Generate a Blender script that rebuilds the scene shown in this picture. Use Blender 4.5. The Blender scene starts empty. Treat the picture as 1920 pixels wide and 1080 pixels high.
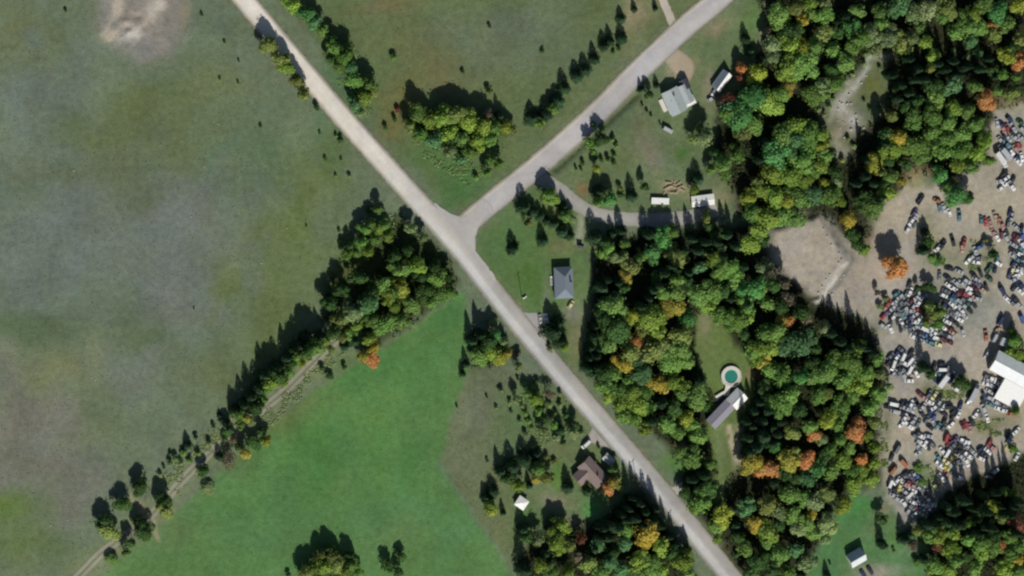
import bpy, math, random
import numpy as np
from mathutils import Matrix, Vector

# ------------------------------------------------------------------ camera, sky, sun, exposure
sc = bpy.context.scene
col = sc.collection
R = math.radians
ALT, LX, LY = 3000.0, 0.25, 0.08            # satellite seen from the west-north-west, far away
CAM = np.array([-LX * ALT, LY * ALT, ALT])
F = -CAM / np.linalg.norm(CAM)
U = np.array([0, 1.0, 0]); U = U - F * U.dot(F); U /= np.linalg.norm(U)
RT = np.cross(F, U)
LENS = 36.0 * np.linalg.norm(CAM) / 480.0
cd = bpy.data.cameras.new('camera'); cam = bpy.data.objects.new('camera', cd); col.objects.link(cam)
cd.lens = LENS; cd.sensor_width = 36.0; cd.clip_start = 10; cd.clip_end = 20000
cam.matrix_world = Matrix(((RT[0], U[0], -F[0], CAM[0]), (RT[1], U[1], -F[1], CAM[1]),
                           (RT[2], U[2], -F[2], CAM[2]), (0, 0, 0, 1)))
sc.camera = cam

SUN_EL, SUN_A = 38.0, 9.0                    # shadows run north, a little west
w = bpy.data.worlds.new('World'); sc.world = w; w.use_nodes = True
nt = w.node_tree; bg = nt.nodes['Background']
sky = nt.nodes.new('ShaderNodeTexSky'); sky.sky_type = 'NISHITA'; sky.sun_disc = False
sky.sun_elevation = R(SUN_EL); sky.sun_rotation = R(180 - SUN_A)
nt.links.new(sky.outputs[0], bg.inputs[0]); bg.inputs[1].default_value = 0.06
sd = bpy.data.lights.new('sun', 'SUN'); sun = bpy.data.objects.new('sun', sd); col.objects.link(sun)
sd.energy = 5.0; sd.angle = R(0.53); sd.color = (1.0, 0.955, 0.88)
to_sun = Vector((math.sin(R(SUN_A)) * math.cos(R(SUN_EL)), -math.cos(R(SUN_A)) * math.cos(R(SUN_EL)), math.sin(R(SUN_EL))))
sun.rotation_euler = to_sun.to_track_quat('Z', 'Y').to_euler(); sun.location = to_sun * 300
vs = sc.view_settings
vs.view_transform = 'Standard'; vs.look = 'None'; vs.gamma = 1.0; vs.exposure = -0.12; vs.use_curve_mapping = False
sc.cycles.filter_width = 2.3                # soft optics of a satellite sensor
sc.cycles.max_bounces = 5; sc.cycles.diffuse_bounces = 2; sc.cycles.glossy_bounces = 2
sc.cycles.transmission_bounces = 3; sc.cycles.transparent_max_bounces = 4
GAIN = 1.0                                   # sunlit flat ground: display = albedo * GAIN

# ------------------------------------------------------------------ helpers
rng = np.random.default_rng(7); random.seed(7)

def P(px, py, h=0.0):
    """pixel of the photograph -> point of the plane z = h"""
    px = np.asarray(px, float); py = np.asarray(py, float); h = np.asarray(h, float)
    u = (px - 960) / 1920 * 36 / LENS; v = (540 - py) / 1920 * 36 / LENS
    d = F + u[..., None] * RT + v[..., None] * U
    t = (h - CAM[2]) / d[..., 2]
    return CAM + d * t[..., None]

def toPx(x, y, z=0.0):
    q = np.stack([x - CAM[0], y - CAM[1], np.zeros_like(x) + z - CAM[2]], -1)
    dd = q @ F
    return 960 + (q @ RT) / dd * LENS / 36 * 1920, 540 - (q @ U) / dd * LENS / 36 * 1920

def lin(c):
    c = np.asarray(c, float) / 255.0
    return np.where(c <= 0.04045, c / 12.92, ((c + 0.055) / 1.055) ** 2.4)

def alb(c): return np.minimum(lin(c) / GAIN, 0.85)

def mesh(name, verts, faces, colors=None, smooth=False):
    me = bpy.data.meshes.new(name)
    if isinstance(faces, np.ndarray):
        n = faces.shape[1]
        me.vertices.add(len(verts)); me.vertices.foreach_set('co', np.asarray(verts, np.float32).ravel())
        me.loops.add(faces.size); me.loops.foreach_set('vertex_index', faces.ravel().astype(np.int32))
        me.polygons.add(len(faces)); me.polygons.foreach_set('loop_start', np.arange(0, faces.size, n, dtype=np.int32))
        me.update(calc_edges=True); me.validate()
    else:
        me.from_pydata([tuple(map(float, v)) for v in verts], [], faces); me.update()
    if colors is not None:
        a = me.color_attributes.new('Col', 'FLOAT_COLOR', 'POINT')
        c = np.ones((len(verts), 4), np.float32); c[:, :3] = colors
        a.data.foreach_set('color', c.ravel())
    if smooth: me.polygons.foreach_set('use_smooth', [True] * len(me.polygons))
    return me

def ob(name, data, mat=None, parent=None, loc=(0, 0, 0), rz=0.0, scale=(1, 1, 1)):
    o = bpy.data.objects.new(name, data); col.objects.link(o)
    o.location = loc; o.rotation_euler = (0, 0, rz); o.scale = scale
    if parent is not None: o.parent = parent
    if mat is not None and data is not None and len(data.materials) == 0: data.materials.append(mat)
    return o

def thing(name, label, cat, loc=(0, 0, 0), rz=0.0, group=None, data=None, mat=None, scale=(1, 1, 1)):
    o = ob(name, data, mat, None, loc, rz, scale); o['label'] = label; o['category'] = cat
    if group: o['group'] = group
    return o

def structure(o, kind='structure'): o['kind'] = kind; return o

class MB:
    """collects boxes, prisms and tubes into one mesh"""
    def __init__(s): s.v = []; s.f = []
    def add(s, v, f):
        b = len(s.v); s.v += [tuple(map(float, p)) for p in v]; s.f += [tuple(b + i for i in q) for q in f]; return s
    def box(s, x0, x1, y0, y1, z0, z1):
        return s.add([(x0, y0, z0), (x1, y0, z0), (x1, y1, z0), (x0, y1, z0), (x0, y0, z1), (x1, y0, z1), (x1, y1, z1), (x0, y1, z1)],
                     [(0, 3, 2, 1), (4, 5, 6, 7), (0, 1, 5, 4), (1, 2, 6, 5), (2, 3, 7, 6), (3, 0, 4, 7)])
    def hexa(s, p8): return s.add(p8, [(0, 3, 2, 1), (4, 5, 6, 7), (0, 1, 5, 4), (1, 2, 6, 5), (2, 3, 7, 6), (3, 0, 4, 7)])
    def tube(s, a, b, r0, r1, n=7):
        a = Vector(a); b = Vector(b); d = (b - a).normalized()
        u = d.orthogonal().normalized(); v = d.cross(u); pts = []
        for c, r in ((a, r0), (b, r1)):
            for i in range(n):
                t = 2 * math.pi * i / n; pts.append(c + (u * math.cos(t) + v * math.sin(t)) * r)
        return s.add(pts, [(i, (i + 1) % n, n + (i + 1) % n, n + i) for i in range(n)] + [tuple(range(n - 1, -1, -1)), tuple(range(n, 2 * n))])
    def mesh(s, name): return mesh(name, s.v, s.f)
    def build(s, name, mat, parent=None, **k): return ob(name, s.mesh(name), mat, parent, **k)

# ------------------------------------------------------------------ materials
def newmat(name):
    m = bpy.data.materials.new(name); m.use_nodes = True
    t = m.node_tree; return m, t, t.nodes['Principled BSDF']

def noise(t, scale, detail=4, rough=0.55, coord=None, dist=0.0):
    n = t.nodes.new('ShaderNodeTexNoise'); n.inputs['Scale'].default_value = scale
    n.inputs['Detail'].default_value = detail; n.inputs['Roughness'].default_value = rough; n.inputs['Distortion'].default_value = dist
    if coord is not None: t.links.new(coord, n.inputs['Vector'])
    return n

def ramp(t, src, a, b, c0, c1):
    r = t.nodes.new('ShaderNodeMapRange'); r.inputs[1].default_value = a; r.inputs[2].default_value = b
    r.inputs[3].default_value = c0; r.inputs[4].default_value = c1; t.links.new(src, r.inputs[0]); return r.outputs[0]

def mult(t, a, b):
    m = t.nodes.new('ShaderNodeMath'); m.operation = 'MULTIPLY'; t.links.new(a, m.inputs[0])
    if isinstance(b, float): m.inputs[1].default_value = b
    else: t.links.new(b, m.inputs[1])
    return m.outputs[0]

def tint(t, colsock, facsock):
    v = t.nodes.new('ShaderNodeVectorMath'); v.operation = 'SCALE'
    t.links.new(colsock, v.inputs[0]); t.links.new(facsock, v.inputs['Scale']); return v.outputs[0]

def ground_material(name, hue=0.32, fine=0.5, bump=0.5):
    m, t, b = newmat(name)
    tc = t.nodes.new('ShaderNodeNewGeometry').outputs['Position']
    at = t.nodes.new('ShaderNodeAttribute'); at.attribute_name = 'Col'
    n1 = noise(t, 0.045, 6, 0.6, tc, 0.6); n2 = noise(t, 0.35, 5, 0.65, tc); n3 = noise(t, 1.6, 3, 0.6, tc)
    f = mult(t, ramp(t, n1.outputs[0], 0.25, 0.75, 0.80, 1.20), ramp(t, n2.outputs[0], 0.25, 0.75, 1 - fine * .45, 1 + fine * .45))
    f = mult(t, f, ramp(t, n3.outputs[0], 0.25, 0.75, 1 - fine * .4, 1 + fine * .4))
    c = tint(t, at.outputs['Color'], f)
    mx = t.nodes.new('ShaderNodeMix'); mx.data_type = 'RGBA'; mx.blend_type = 'MULTIPLY'
    n4 = noise(t, 0.11, 5, 0.6, tc, 1.0)
    t.links.new(ramp(t, n4.outputs[0], 0.45, 0.7, 0, hue), mx.inputs[0])
    t.links.new(c, mx.inputs[6]); mx.inputs[7].default_value = (1.12, 1.0, 0.80, 1)
    m2 = t.nodes.new('ShaderNodeMix'); m2.data_type = 'RGBA'; m2.blend_type = 'MULTIPLY'
    n6 = noise(t, 0.028, 7, 0.65, tc, 1.5); t.links.new(ramp(t, n6.outputs[0], 0.46, 0.68, 0, hue * 1.6), m2.inputs[0])
    t.links.new(mx.outputs[2], m2.inputs[6]); m2.inputs[7].default_value = (0.93, 1.02, 1.20, 1)
    t.links.new(m2.outputs[2], b.inputs['Base Color'])
    b.inputs['Roughness'].default_value = 1.0; b.inputs['Specular IOR Level'].default_value = 0.0
    bm = t.nodes.new('ShaderNodeBump'); bm.inputs['Strength'].default_value = bump; bm.inputs['Distance'].default_value = 0.25
    n5 = noise(t, 0.9, 4, 0.6, tc); t.links.new(n5.outputs[0], bm.inputs['Height']); t.links.new(bm.outputs[0], b.inputs['Normal'])
    return m

def plain(name, c, rough=0.8, spec=0.3, var=0.15, scale=1.5, metal=0.0, use_srgb=True):
    m, t, b = newmat(name)
    tc = t.nodes.new('ShaderNodeNewGeometry').outputs['Position']
    n = noise(t, scale, 4, 0.6, tc)
    cc = alb(c) if use_srgb else np.asarray(c)
    rgb = t.nodes.new('ShaderNodeRGB'); rgb.outputs[0].default_value = (*cc, 1)
    t.links.new(tint(t, rgb.outputs[0], ramp(t, n.outputs[0], 0.25, 0.75, 1 - var, 1 + var)), b.inputs['Base Color'])
    b.inputs['Roughness'].default_value = rough; b.inputs['Specular IOR Level'].default_value = spec; b.inputs['Metallic'].default_value = metal
    return m

def foliage_material(name, trans=0.32):
    m, t, b = newmat(name)
    oi = t.nodes.new('ShaderNodeObjectInfo'); pos = t.nodes.new('ShaderNodeNewGeometry').outputs['Position']
    n1 = noise(t, 0.55, 3, 0.6, pos); n2 = noise(t, 3.0, 2, 0.5, pos)
    f = mult(t, ramp(t, n1.outputs[0], 0.3, 0.7, 0.8, 1.2), ramp(t, n2.outputs[0], 0.3, 0.7, 0.88, 1.12))
    c = tint(t, oi.outputs['Color'], f)
    mx = t.nodes.new('ShaderNodeMix'); mx.data_type = 'RGBA'; mx.blend_type = 'MULTIPLY'
    n3 = noise(t, 0.25, 3, 0.6, pos); t.links.new(ramp(t, n3.outputs[0], 0.42, 0.68, 0, 0.25), mx.inputs[0])
    t.links.new(c, mx.inputs[6]); mx.inputs[7].default_value = (1.25, 1.02, 0.6, 1)
    out = t.nodes['Material Output']; t.nodes.remove(b)
    d = t.nodes.new('ShaderNodeBsdfDiffuse'); tr = t.nodes.new('ShaderNodeBsdfTranslucent'); ms = t.nodes.new('ShaderNodeMixShader')
    t.links.new(mx.outputs[2], d.inputs[0]); t.links.new(mx.outputs[2], tr.inputs[0]); ms.inputs[0].default_value = trans
    t.links.new(d.outputs[0], ms.inputs[1]); t.links.new(tr.outputs[0], ms.inputs[2]); t.links.new(ms.outputs[0], out.inputs[0])
    return m

M_GROUND = ground_material('ground_cover')
M_GRAVEL = ground_material('gravel_surface', hue=0.15, fine=0.14, bump=0.2)
M_LEAF = foliage_material('leaves'); M_NEEDLE = foliage_material('needles', 0.08)
M_BARK = plain('bark', (88, 78, 66), 0.95, 0.1, 0.3, 3)

# ------------------------------------------------------------------ ground: one sheet, cut into fields, lawns, yards
def poly_mask(px, py, poly, soft):
    poly = np.array(poly, float); n = len(poly)
    inside = np.zeros(px.shape, bool); d2 = np.full(px.shape, 1e12)
    for i in range(n):
        x0, y0 = poly[i]; x1, y1 = poly[(i + 1) % n]
        cr = ((y0 > py) != (y1 > py))
        with np.errstate(divide='ignore', invalid='ignore'):
            xi = (x1 - x0) * (py - y0) / (y1 - y0 + 1e-12) + x0
        inside ^= cr & (px < xi)
        ex, ey = x1 - x0, y1 - y0; L = ex * ex + ey * ey + 1e-9
        t = np.clip(((px - x0) * ex + (py - y0) * ey) / L, 0, 1)
        d2 = np.minimum(d2, (px - x0 - t * ex) ** 2 + (py - y0 - t * ey) ** 2)
    s = np.where(inside, 1, -1) * np.sqrt(d2)
    return np.clip(s / soft * 0.5 + 0.5, 0, 1)

def line_dist(px, py, pts):
    d2 = np.full(px.shape, 1e12)
    for (x0, y0), (x1, y1) in zip(pts[:-1], pts[1:]):
        ex, ey = x1 - x0, y1 - y0; L = ex * ex + ey * ey + 1e-9
        t = np.clip(((px - x0) * ex + (py - y0) * ey) / L, 0, 1)
        d2 = np.minimum(d2, (px - x0 - t * ex) ** 2 + (py - y0 - t * ey) ** 2)
    return np.sqrt(d2)

def smooth(a): return a * a * (3 - 2 * a)

def vnoise(x, y, s, seed):
    g = np.random.default_rng(seed).random((256, 256))
    x = x / s + 60; y = y / s + 60; xi = np.floor(x).astype(int); yi = np.floor(y).astype(int)
    fx = smooth(x - xi); fy = smooth(y - yi); xi &= 255; yi &= 255; x2 = (xi + 1) & 255; y2 = (yi + 1) & 255
    return (g[yi, xi] * (1 - fx) + g[yi, x2] * fx) * (1 - fy) + (g[y2, xi] * (1 - fx) + g[y2, x2] * fx) * fy

ROAD_A = [(395, -75), (458, 0), (548, 108), (640, 217), (700, 285), (768, 361), (862, 467), (960, 592), (1068, 722), (1150, 817), (1215, 893), (1272, 962), (1365, 1078), (1440, 1175)]
ROAD_B = [(1440, -85), (1345, 0), (1290, 46), (1245, 88), (1190, 140), (1130, 202), (1060, 266), (1000, 318), (930, 374), (870, 424)]
TRACK = [(95, 1130), (150, 1078), (192, 1036), (262, 985), (300, 948), (350, 892), (392, 852), (450, 800), (530, 737), (585, 682), (632, 636), (665, 612)]
FOREST = {
 'f1': [(1400, -60), (2010, -60), (2010, 190), (1870, 215), (1855, 300), (1800, 340), (1720, 330), (1655, 385), (1622, 470), (1530, 402), (1440, 430), (1390, 400), (1362, 345), (1335, 290), (1345, 205), (1395, 165), (1440, 60)],
 'f2': [(1108, 480), (1180, 440), (1300, 430), (1400, 425), (1450, 480), (1560, 572), (1640, 605), (1662, 680), (1650, 900), (1600, 915), (1555, 965), (1500, 1130), (1420, 1130), (1285, 930), (1262, 860), (1230, 815), (1092, 690), (1112, 600)],
 'f3': [(1690, 1000), (1720, 985), (1760, 930), (1830, 880), (1920, 850), (2010, 830), (2010, 1140), (1740, 1140), (1735, 1045)],
 'f4': [(968, 1140), (975, 1060), (1010, 980), (1060, 975), (1120, 975), (1200, 915), (1240, 975), (1345, 1140)],
 'f5': [(640, 615), (600, 600), (620, 510), (690, 430), (750, 400), (840, 480), (860, 535), (760, 620), (700, 655)],
 'f6': [(560, 1140), (580, 1050), (620, 1030), (670, 1050), (690, 1140)],
 'f7': [(770, 215), (850, 200), (950, 225), (960, 250), (900, 285), (790, 275)],
 'f8': [(885, 620), (940, 620), (965, 665), (930, 690), (880, 690)],
}
LAYERS = [  # name, polygon, colour, softness in px
 ('meadow', [(470, -80), (1420, -80), (1345, 0), (870, 405), (790, 325), (640, 150)], (98, 108, 76), 10),
 ('hay_field', [(872, 545), (880, 690), (845, 790), (826, 870), (870, 942), (922, 1010), (965, 1085), (990, 1160), (90, 1160), (300, 985), (400, 895), (500, 800), (600, 725), (690, 672), (760, 625), (830, 570)], (87, 121, 72), 4),
 ('scrub_field', [(880, 690), (930, 690), (1060, 725), (1130, 810), (1085, 840), (1020, 900), (1010, 980), (985, 1080), (965, 1085), (922, 1010), (870, 942), (826, 870), (845, 790)], (102, 111, 84), 8),
 ('corner_lawn', [(888, 470), (894, 428), (935, 382), (985, 345), (1030, 340), (1100, 405), (1105, 480), (1110, 600), (1090, 690), (1060, 690), (985, 590), (905, 515)], (85, 111, 68), 7),
 ('homestead_lawn', [(1025, 320), (1180, 170), (1230, 120), (1370, -10), (1460, -40), (1430, 60), (1400, 160), (1345, 220), (1330, 300), (1370, 340), (1380, 400), (1110, 395)], (100, 112, 82), 9),
 ('brown_house_lawn', [(1010, 860), (1085, 830), (1120, 815), (1200, 905), (1150, 960), (1100, 975), (1010, 985), (930, 975), (905, 940)], (101, 113, 80), 10),
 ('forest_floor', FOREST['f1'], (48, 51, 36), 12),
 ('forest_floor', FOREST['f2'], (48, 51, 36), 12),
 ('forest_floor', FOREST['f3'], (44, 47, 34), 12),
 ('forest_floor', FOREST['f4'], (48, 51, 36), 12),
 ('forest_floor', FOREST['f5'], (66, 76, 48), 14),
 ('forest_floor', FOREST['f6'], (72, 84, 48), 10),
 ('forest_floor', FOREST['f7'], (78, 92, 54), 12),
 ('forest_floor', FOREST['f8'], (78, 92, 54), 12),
 ('pool_lawn', [(1305, 590), (1330, 575), (1352, 600), (1380, 650), (1415, 690), (1418, 720), (1408, 775), (1400, 870), (1360, 900), (1348, 950), (1335, 930), (1345, 880), (1325, 800), (1340, 745), (1312, 690), (1302, 640)], (97, 114, 66), 8),
 ('salvage_yard', [(1862, 205), (1990, 190), (1990, 830), (1905, 850), (1830, 890), (1762, 925), (1752, 975), (1700, 985), (1660, 935), (1652, 880), (1650, 800), (1662, 690), (1635, 605), (1560, 572), (1480, 520), (1440, 480), (1450, 428), (1535, 402), (1620, 480), (1655, 395), (1700, 345), (1790, 345), (1850, 310)], (162, 154, 140), 8),
 ('gravel_clearing', [(1530, 225), (1560, 180), (1605, 130), (1640, 105), (1668, 112), (1668, 160), (1655, 215), (1612, 245), (1590, 290), (1558, 300)], (98, 106, 80), 9),
 ('south_lawn', [(1560, 975), (1605, 920), (1640, 935), (1670, 985), (1740, 1020), (1730, 1150), (1480, 1150), (1530, 1040)], (82, 119, 74), 9),
]
BLOBS = [  # x, y, rx, ry, colour, strength
 (50, 820, 90, 130, (128, 119, 113), .75), (340, 430, 120, 110, (120, 120, 117), .6), (110, 450, 130, 70, (116, 120, 116), .55), (520, 520, 90, 150, (106, 116, 78), .6), (120, 700, 70, 50, (122, 124, 94), .6), (70, 200, 90, 80, (114, 121, 117), .6), (270, 690, 70, 50, (118, 119, 116), .5), (300, 250, 120, 60, (100, 108, 74), .5),
 (40, 60, 70, 60, (103, 107, 72), .8), (60, 170, 90, 90, (106, 113, 108), .8), (170, 110, 70, 90, (108, 113, 108), .6), (120, 250, 110, 80, (104, 112, 106), .8),
 (290, 200, 130, 70, (99, 107, 72), .8), (190, 260, 90, 60, (97, 106, 70), .7), (420, 160, 80, 40, (101, 107, 74), .7), (330, 300, 130, 60, (95, 104, 70), .7),
 (470, 280, 90, 70, (89, 110, 84), .7), (120, 420, 170, 90, (107, 112, 106), .9), (330, 400, 130, 110, (110, 113, 109), .85), (90, 520, 150, 80, (106, 112, 108), .8),
 (310, 530, 130, 100, (110, 113, 110), .85), (250, 380, 50, 40, (96, 102, 78), .8), (170, 335, 110, 25, (93, 99, 70), .6), (560, 420, 70, 130, (96, 108, 64), .8), (490, 590, 80, 130, (96, 106, 66), .8),
 (420, 700, 90, 60, (98, 106, 72), .6), (60, 600, 130, 45, (86, 100, 72), .8), (270, 640, 60, 30, (86, 98, 66), .8), (130, 690, 70, 45, (114, 116, 84), .7), (250, 700, 80, 50, (109, 113, 106), .7),
 (40, 780, 80, 90, (115, 112, 104), .9), (100, 870, 90, 80, (113, 111, 104), .9), (150, 930, 50, 50, (116, 114, 108), .7), (20, 950, 60, 60, (92, 112, 58), .9), (60, 1030, 80, 40, (92, 108, 62), .7),
 (200, 780, 70, 60, (103, 111, 84), .6), (630, 290, 50, 60, (90, 108, 70), .7), (600, 330, 60, 60, (98, 106, 64), .6), (440, 60, 60, 90, (99, 110, 92), .6), (650, 480, 30, 60, (98, 108, 62), .6),
 (830, 110, 90, 60, (106, 104, 74), .7), (720, 8, 60, 22, (110, 98, 72), .7), (830, 150, 50, 30, (114, 106, 76), .6), (750, 190, 40, 60, (108, 102, 64), .7), (735, 250, 30, 40, (112, 100, 66), .7),
 (950, 50, 110, 60, (103, 110, 98), .8), (1010, 110, 90, 50, (101, 110, 92), .7), (1100, 60, 60, 60, (96, 104, 72), .6), (870, 340, 70, 55, (72, 106, 62), .9), (790, 290, 60, 30, (76, 106, 64), .7), (960, 300, 50, 30, (88, 104, 66), .5),
 (640, 170, 40, 90, (76, 106, 72), .8), (700, 240, 40, 30, (92, 104, 72), .6), (1200, 30, 36, 50, (150, 133, 112), .8), (560, 60, 20, 60, (100, 104, 84), .6),
 (700, 700, 120, 60, (72, 118, 62), .6), (640, 900, 70, 30, (96, 120, 66), .6), (720, 780, 60, 40, (88, 120, 64), .6), (480, 900, 60, 40, (90, 120, 68), .6), (780, 880, 40, 60, (70, 116, 62), .6), (700, 1030, 50, 30, (92, 122, 72), .6), (420, 1010, 70, 30, (86, 122, 76), .6), (800, 700, 40, 60, (82, 122, 70), .5), (600, 850, 120, 80, (70, 118, 60), .6), (500, 960, 140, 60, (78, 118, 70), .5), (760, 960, 100, 80, (80, 122, 74), .6), (560, 760, 60, 30, (98, 108, 66), .7), (520, 800, 50, 26, (96, 108, 64), .6),
 (640, 690, 70, 30, (90, 110, 64), .7), (840, 600, 30, 60, (66, 116, 66), .5), (340, 1000, 60, 40, (96, 116, 78), .6), (430, 880, 40, 25, (100, 112, 76), .5), (740, 1000, 60, 40, (96, 116, 74), .5), (850, 990, 60, 40, (84, 124, 82), .6),
 (880, 770, 40, 60, (112, 110, 98), .6), (860, 850, 30, 50, (104, 108, 86), .6), (900, 900, 40, 40, (104, 106, 82), .6), (940, 710, 40, 25, (108, 108, 94), .6), (1000, 760, 60, 50, (86, 108, 74), .8), (960, 810, 40, 40, (92, 108, 78), .7), (1060, 800, 40, 30, (98, 112, 82), .7), (850, 720, 14, 40, (84, 110, 66), .5),
 (920, 1000, 30, 60, (108, 106, 78), .7), (960, 1000, 30, 30, (102, 108, 76), .6), (985, 965, 34, 30, (88, 114, 70), .9), (1115, 948, 30, 22, (84, 146, 84), .95), (1040, 935, 26, 16, (132, 120, 106), .9), (1048, 888, 12, 30, (86, 120, 56), .9), (1070, 975, 26, 16, (130, 128, 104), .8), (1040, 850, 30, 22, (108, 114, 84), .7),
 (930, 460, 40, 40, (84, 112, 68), .6), (1000, 520, 40, 40, (82, 112, 54), .7), (1060, 470, 40, 24, (112, 112, 80), .7), (1080, 620, 26, 60, (118, 114, 92), .8), (1070, 655, 20, 40, (112, 116, 80), .8), (1075, 580, 20, 14, (134, 130, 120), .7), (1088, 530, 14, 60, (92, 112, 74), .7), (1025, 555, 10, 40, (120, 124, 108), .6), (1045, 395, 40, 26, (112, 116, 74), .6), (960, 400, 30, 20, (96, 116, 76), .6), (1100, 430, 16, 30, (128, 132, 110), .7),
 (1215, 290, 44, 34, (125, 117, 106), .9), (1200, 240, 30, 40, (110, 108, 84), .6), (1285, 282, 16, 12, (72, 104, 52), .9), (1160, 220, 34, 40, (98, 112, 84), .7), (1250, 240, 26, 22, (104, 112, 86), .6), (1320, 110, 40, 40, (96, 112, 78), .7), (1280, 130, 26, 26, (150, 138, 116), .8), (1345, 48, 24, 16, (148, 130, 110), .8), (1410, 40, 22, 50, (92, 116, 70), .9), (1330, 170, 14, 36, (138, 126, 106), .8), (1095, 350, 12, 14, (130, 96, 72), .8), (1300, 360, 60, 20, (128, 124, 104), .7), (1345, 370, 22, 26, (134, 128, 104), .8), (1262, 355, 26, 12, (158, 142, 120), .8), (1130, 300, 40, 40, (102, 110, 76), .7),
 (1320, 605, 12, 26, (132, 128, 104), .8), (1330, 650, 16, 30, (104, 116, 70), .6), (1412, 700, 12, 12, (140, 116, 92), .9), (1352, 850, 14, 60, (104, 116, 80), .8), (1385, 835, 9, 40, (168, 156, 134), .8), (1350, 910, 12, 40, (104, 124, 72), .8), (1272, 840, 14, 12, (146, 124, 100), .8), (1250, 872, 24, 24, (88, 116, 66), 1.0), (1268, 880, 18, 16, (84, 118, 66), 1.0), (1255, 935, 14, 20, (176, 170, 158), .0),
 (1500, 460, 50, 50, (157, 150, 139), .7), (1640, 470, 60, 40, (152, 138, 120), .7), (1600, 530, 40, 30, (146, 138, 128), .6), (1700, 400, 60, 40, (156, 146, 126), .6), (1800, 420, 60, 40, (154, 146, 130), .5), (1790, 480, 50, 40, (136, 136, 108), .8), (1740, 430, 20, 50, (118, 118, 86), .7), (1757, 488, 16, 10, (78, 112, 78), .9), (1870, 380, 40, 30, (144, 142, 118), .5), (1750, 590, 70, 50, (120, 124, 112), .7), (1700, 580, 40, 30, (124, 128, 122), .7), (1820, 560, 50, 50, (130, 132, 120), .6), (1775, 738, 30, 14, (104, 118, 66), .9), (1745, 725, 16, 14, (92, 104, 58), .8), (1810, 720, 20, 18, (112, 116, 84), .6), (1726, 895, 18, 36, (90, 112, 62), .9), (1752, 905, 20, 26, (126, 118, 84), .7), (1905, 650, 22, 30, (92, 110, 62), .9), (1850, 800, 30, 30, (130, 126, 96), .7), (1905, 800, 30, 30, (128, 124, 96), .6), (1680, 840, 36, 30, (156, 146, 126), .6), (1660, 800, 14, 90, (118, 122, 96), .7), (1710, 940, 36, 30, (118, 124, 126), .7), (1690, 905, 30, 26, (126, 128, 122), .6), (1690, 690, 30, 30, (118, 122, 122), .7), (1720, 330, 24, 24, (158, 146, 110), .8), (1870, 330, 40, 30, (146, 142, 128), .5), (1895, 250, 34, 40, (122, 128, 112), .7), (1500, 408, 16, 14, (128, 134, 108), .8), (1640, 410, 20, 20, (132, 130, 104), .7), (1655, 610, 14, 30, (120, 128, 112), .7), (1800, 640, 120, 26, (156, 146, 132), .6), (1870, 460, 16, 60, (160, 150, 132), .7), (1885, 200, 30, 16, (132, 124, 92), .8),
 (1700, 575, 44, 36, (116, 120, 114), .8), (1805, 555, 44, 40, (120, 124, 112), .7), (1690, 688, 28, 28, (104, 110, 110), .8), (1760, 698, 26, 20, (112, 118, 112), .7), (1745, 770, 50, 26, (128, 128, 112), .6), (1780, 850, 50, 22, (128, 128, 110), .6), (1712, 932, 40, 36, (110, 114, 114), .8), (1862, 725, 28, 28, (126, 127, 118), .7), (1908, 470, 16, 60, (114, 122, 104), .8), (1840, 475, 30, 24, (120, 124, 100), .7), (1862, 425, 26, 22, (130, 124, 106), .6), (1850, 800, 34, 20, (122, 122, 86), .8), (1900, 260, 26, 36, (114, 122, 108), .7),
 (1588, 205, 16, 30, (150, 148, 140), .8), (1545, 175, 20, 16, (92, 110, 76), .8), (1560, 240, 18, 20, (136, 132, 112), .8), (1600, 225, 14, 12, (172, 168, 158), .8), (1578, 190, 10, 14, (172, 168, 160), .7), (1610, 165, 16, 30, (140, 138, 118), .7), (1640, 165, 20, 40, (96, 102, 58), .95), (1572, 200, 12, 20, (166, 162, 152), .7), (1600, 245, 20, 14, (158, 150, 136), .8), (1575, 285, 16, 14, (140, 134, 116), .8),
 (1640, 985, 22, 40, (100, 118, 84), .9), (1650, 1070, 50, 14, (152, 144, 132), .9), (1672, 1010, 8, 60, (92, 124, 72), .8), (1710, 1030, 36, 14, (112, 132, 98), .8), (1655, 955, 8, 14, (134, 122, 98), .8), (1600, 960, 26, 30, (70, 122, 64), .7),
]
PIT = [(185, -20), (345, -20), (350, 50), (322, 104), (255, 114), (215, 90), (182, 66)]
PITB = [(245, 62, 18, 16, (188, 182, 170)), (204, 62, 16, 11, (178, 168, 148)), (214, 18, 12, 24, (176, 166, 148)), (276, 30, 18, 24, (178, 168, 154)), (292, 10, 14, 14, (186, 178, 166)), (344, 24, 9, 40, (130, 124, 106)), (318, 40, 14, 40, (122, 120, 110)), (262, 92, 40, 12, (120, 120, 110)), (250, 30, 20, 16, (150, 142, 132)), (305, 80, 12, 14, (138, 134, 124)), (232, 40, 14, 20, (150, 140, 126))]
PAD = [(1450, 430), (1535, 402), (1590, 492), (1550, 545), (1530, 575), (1480, 530), (1440, 490)]

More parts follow.
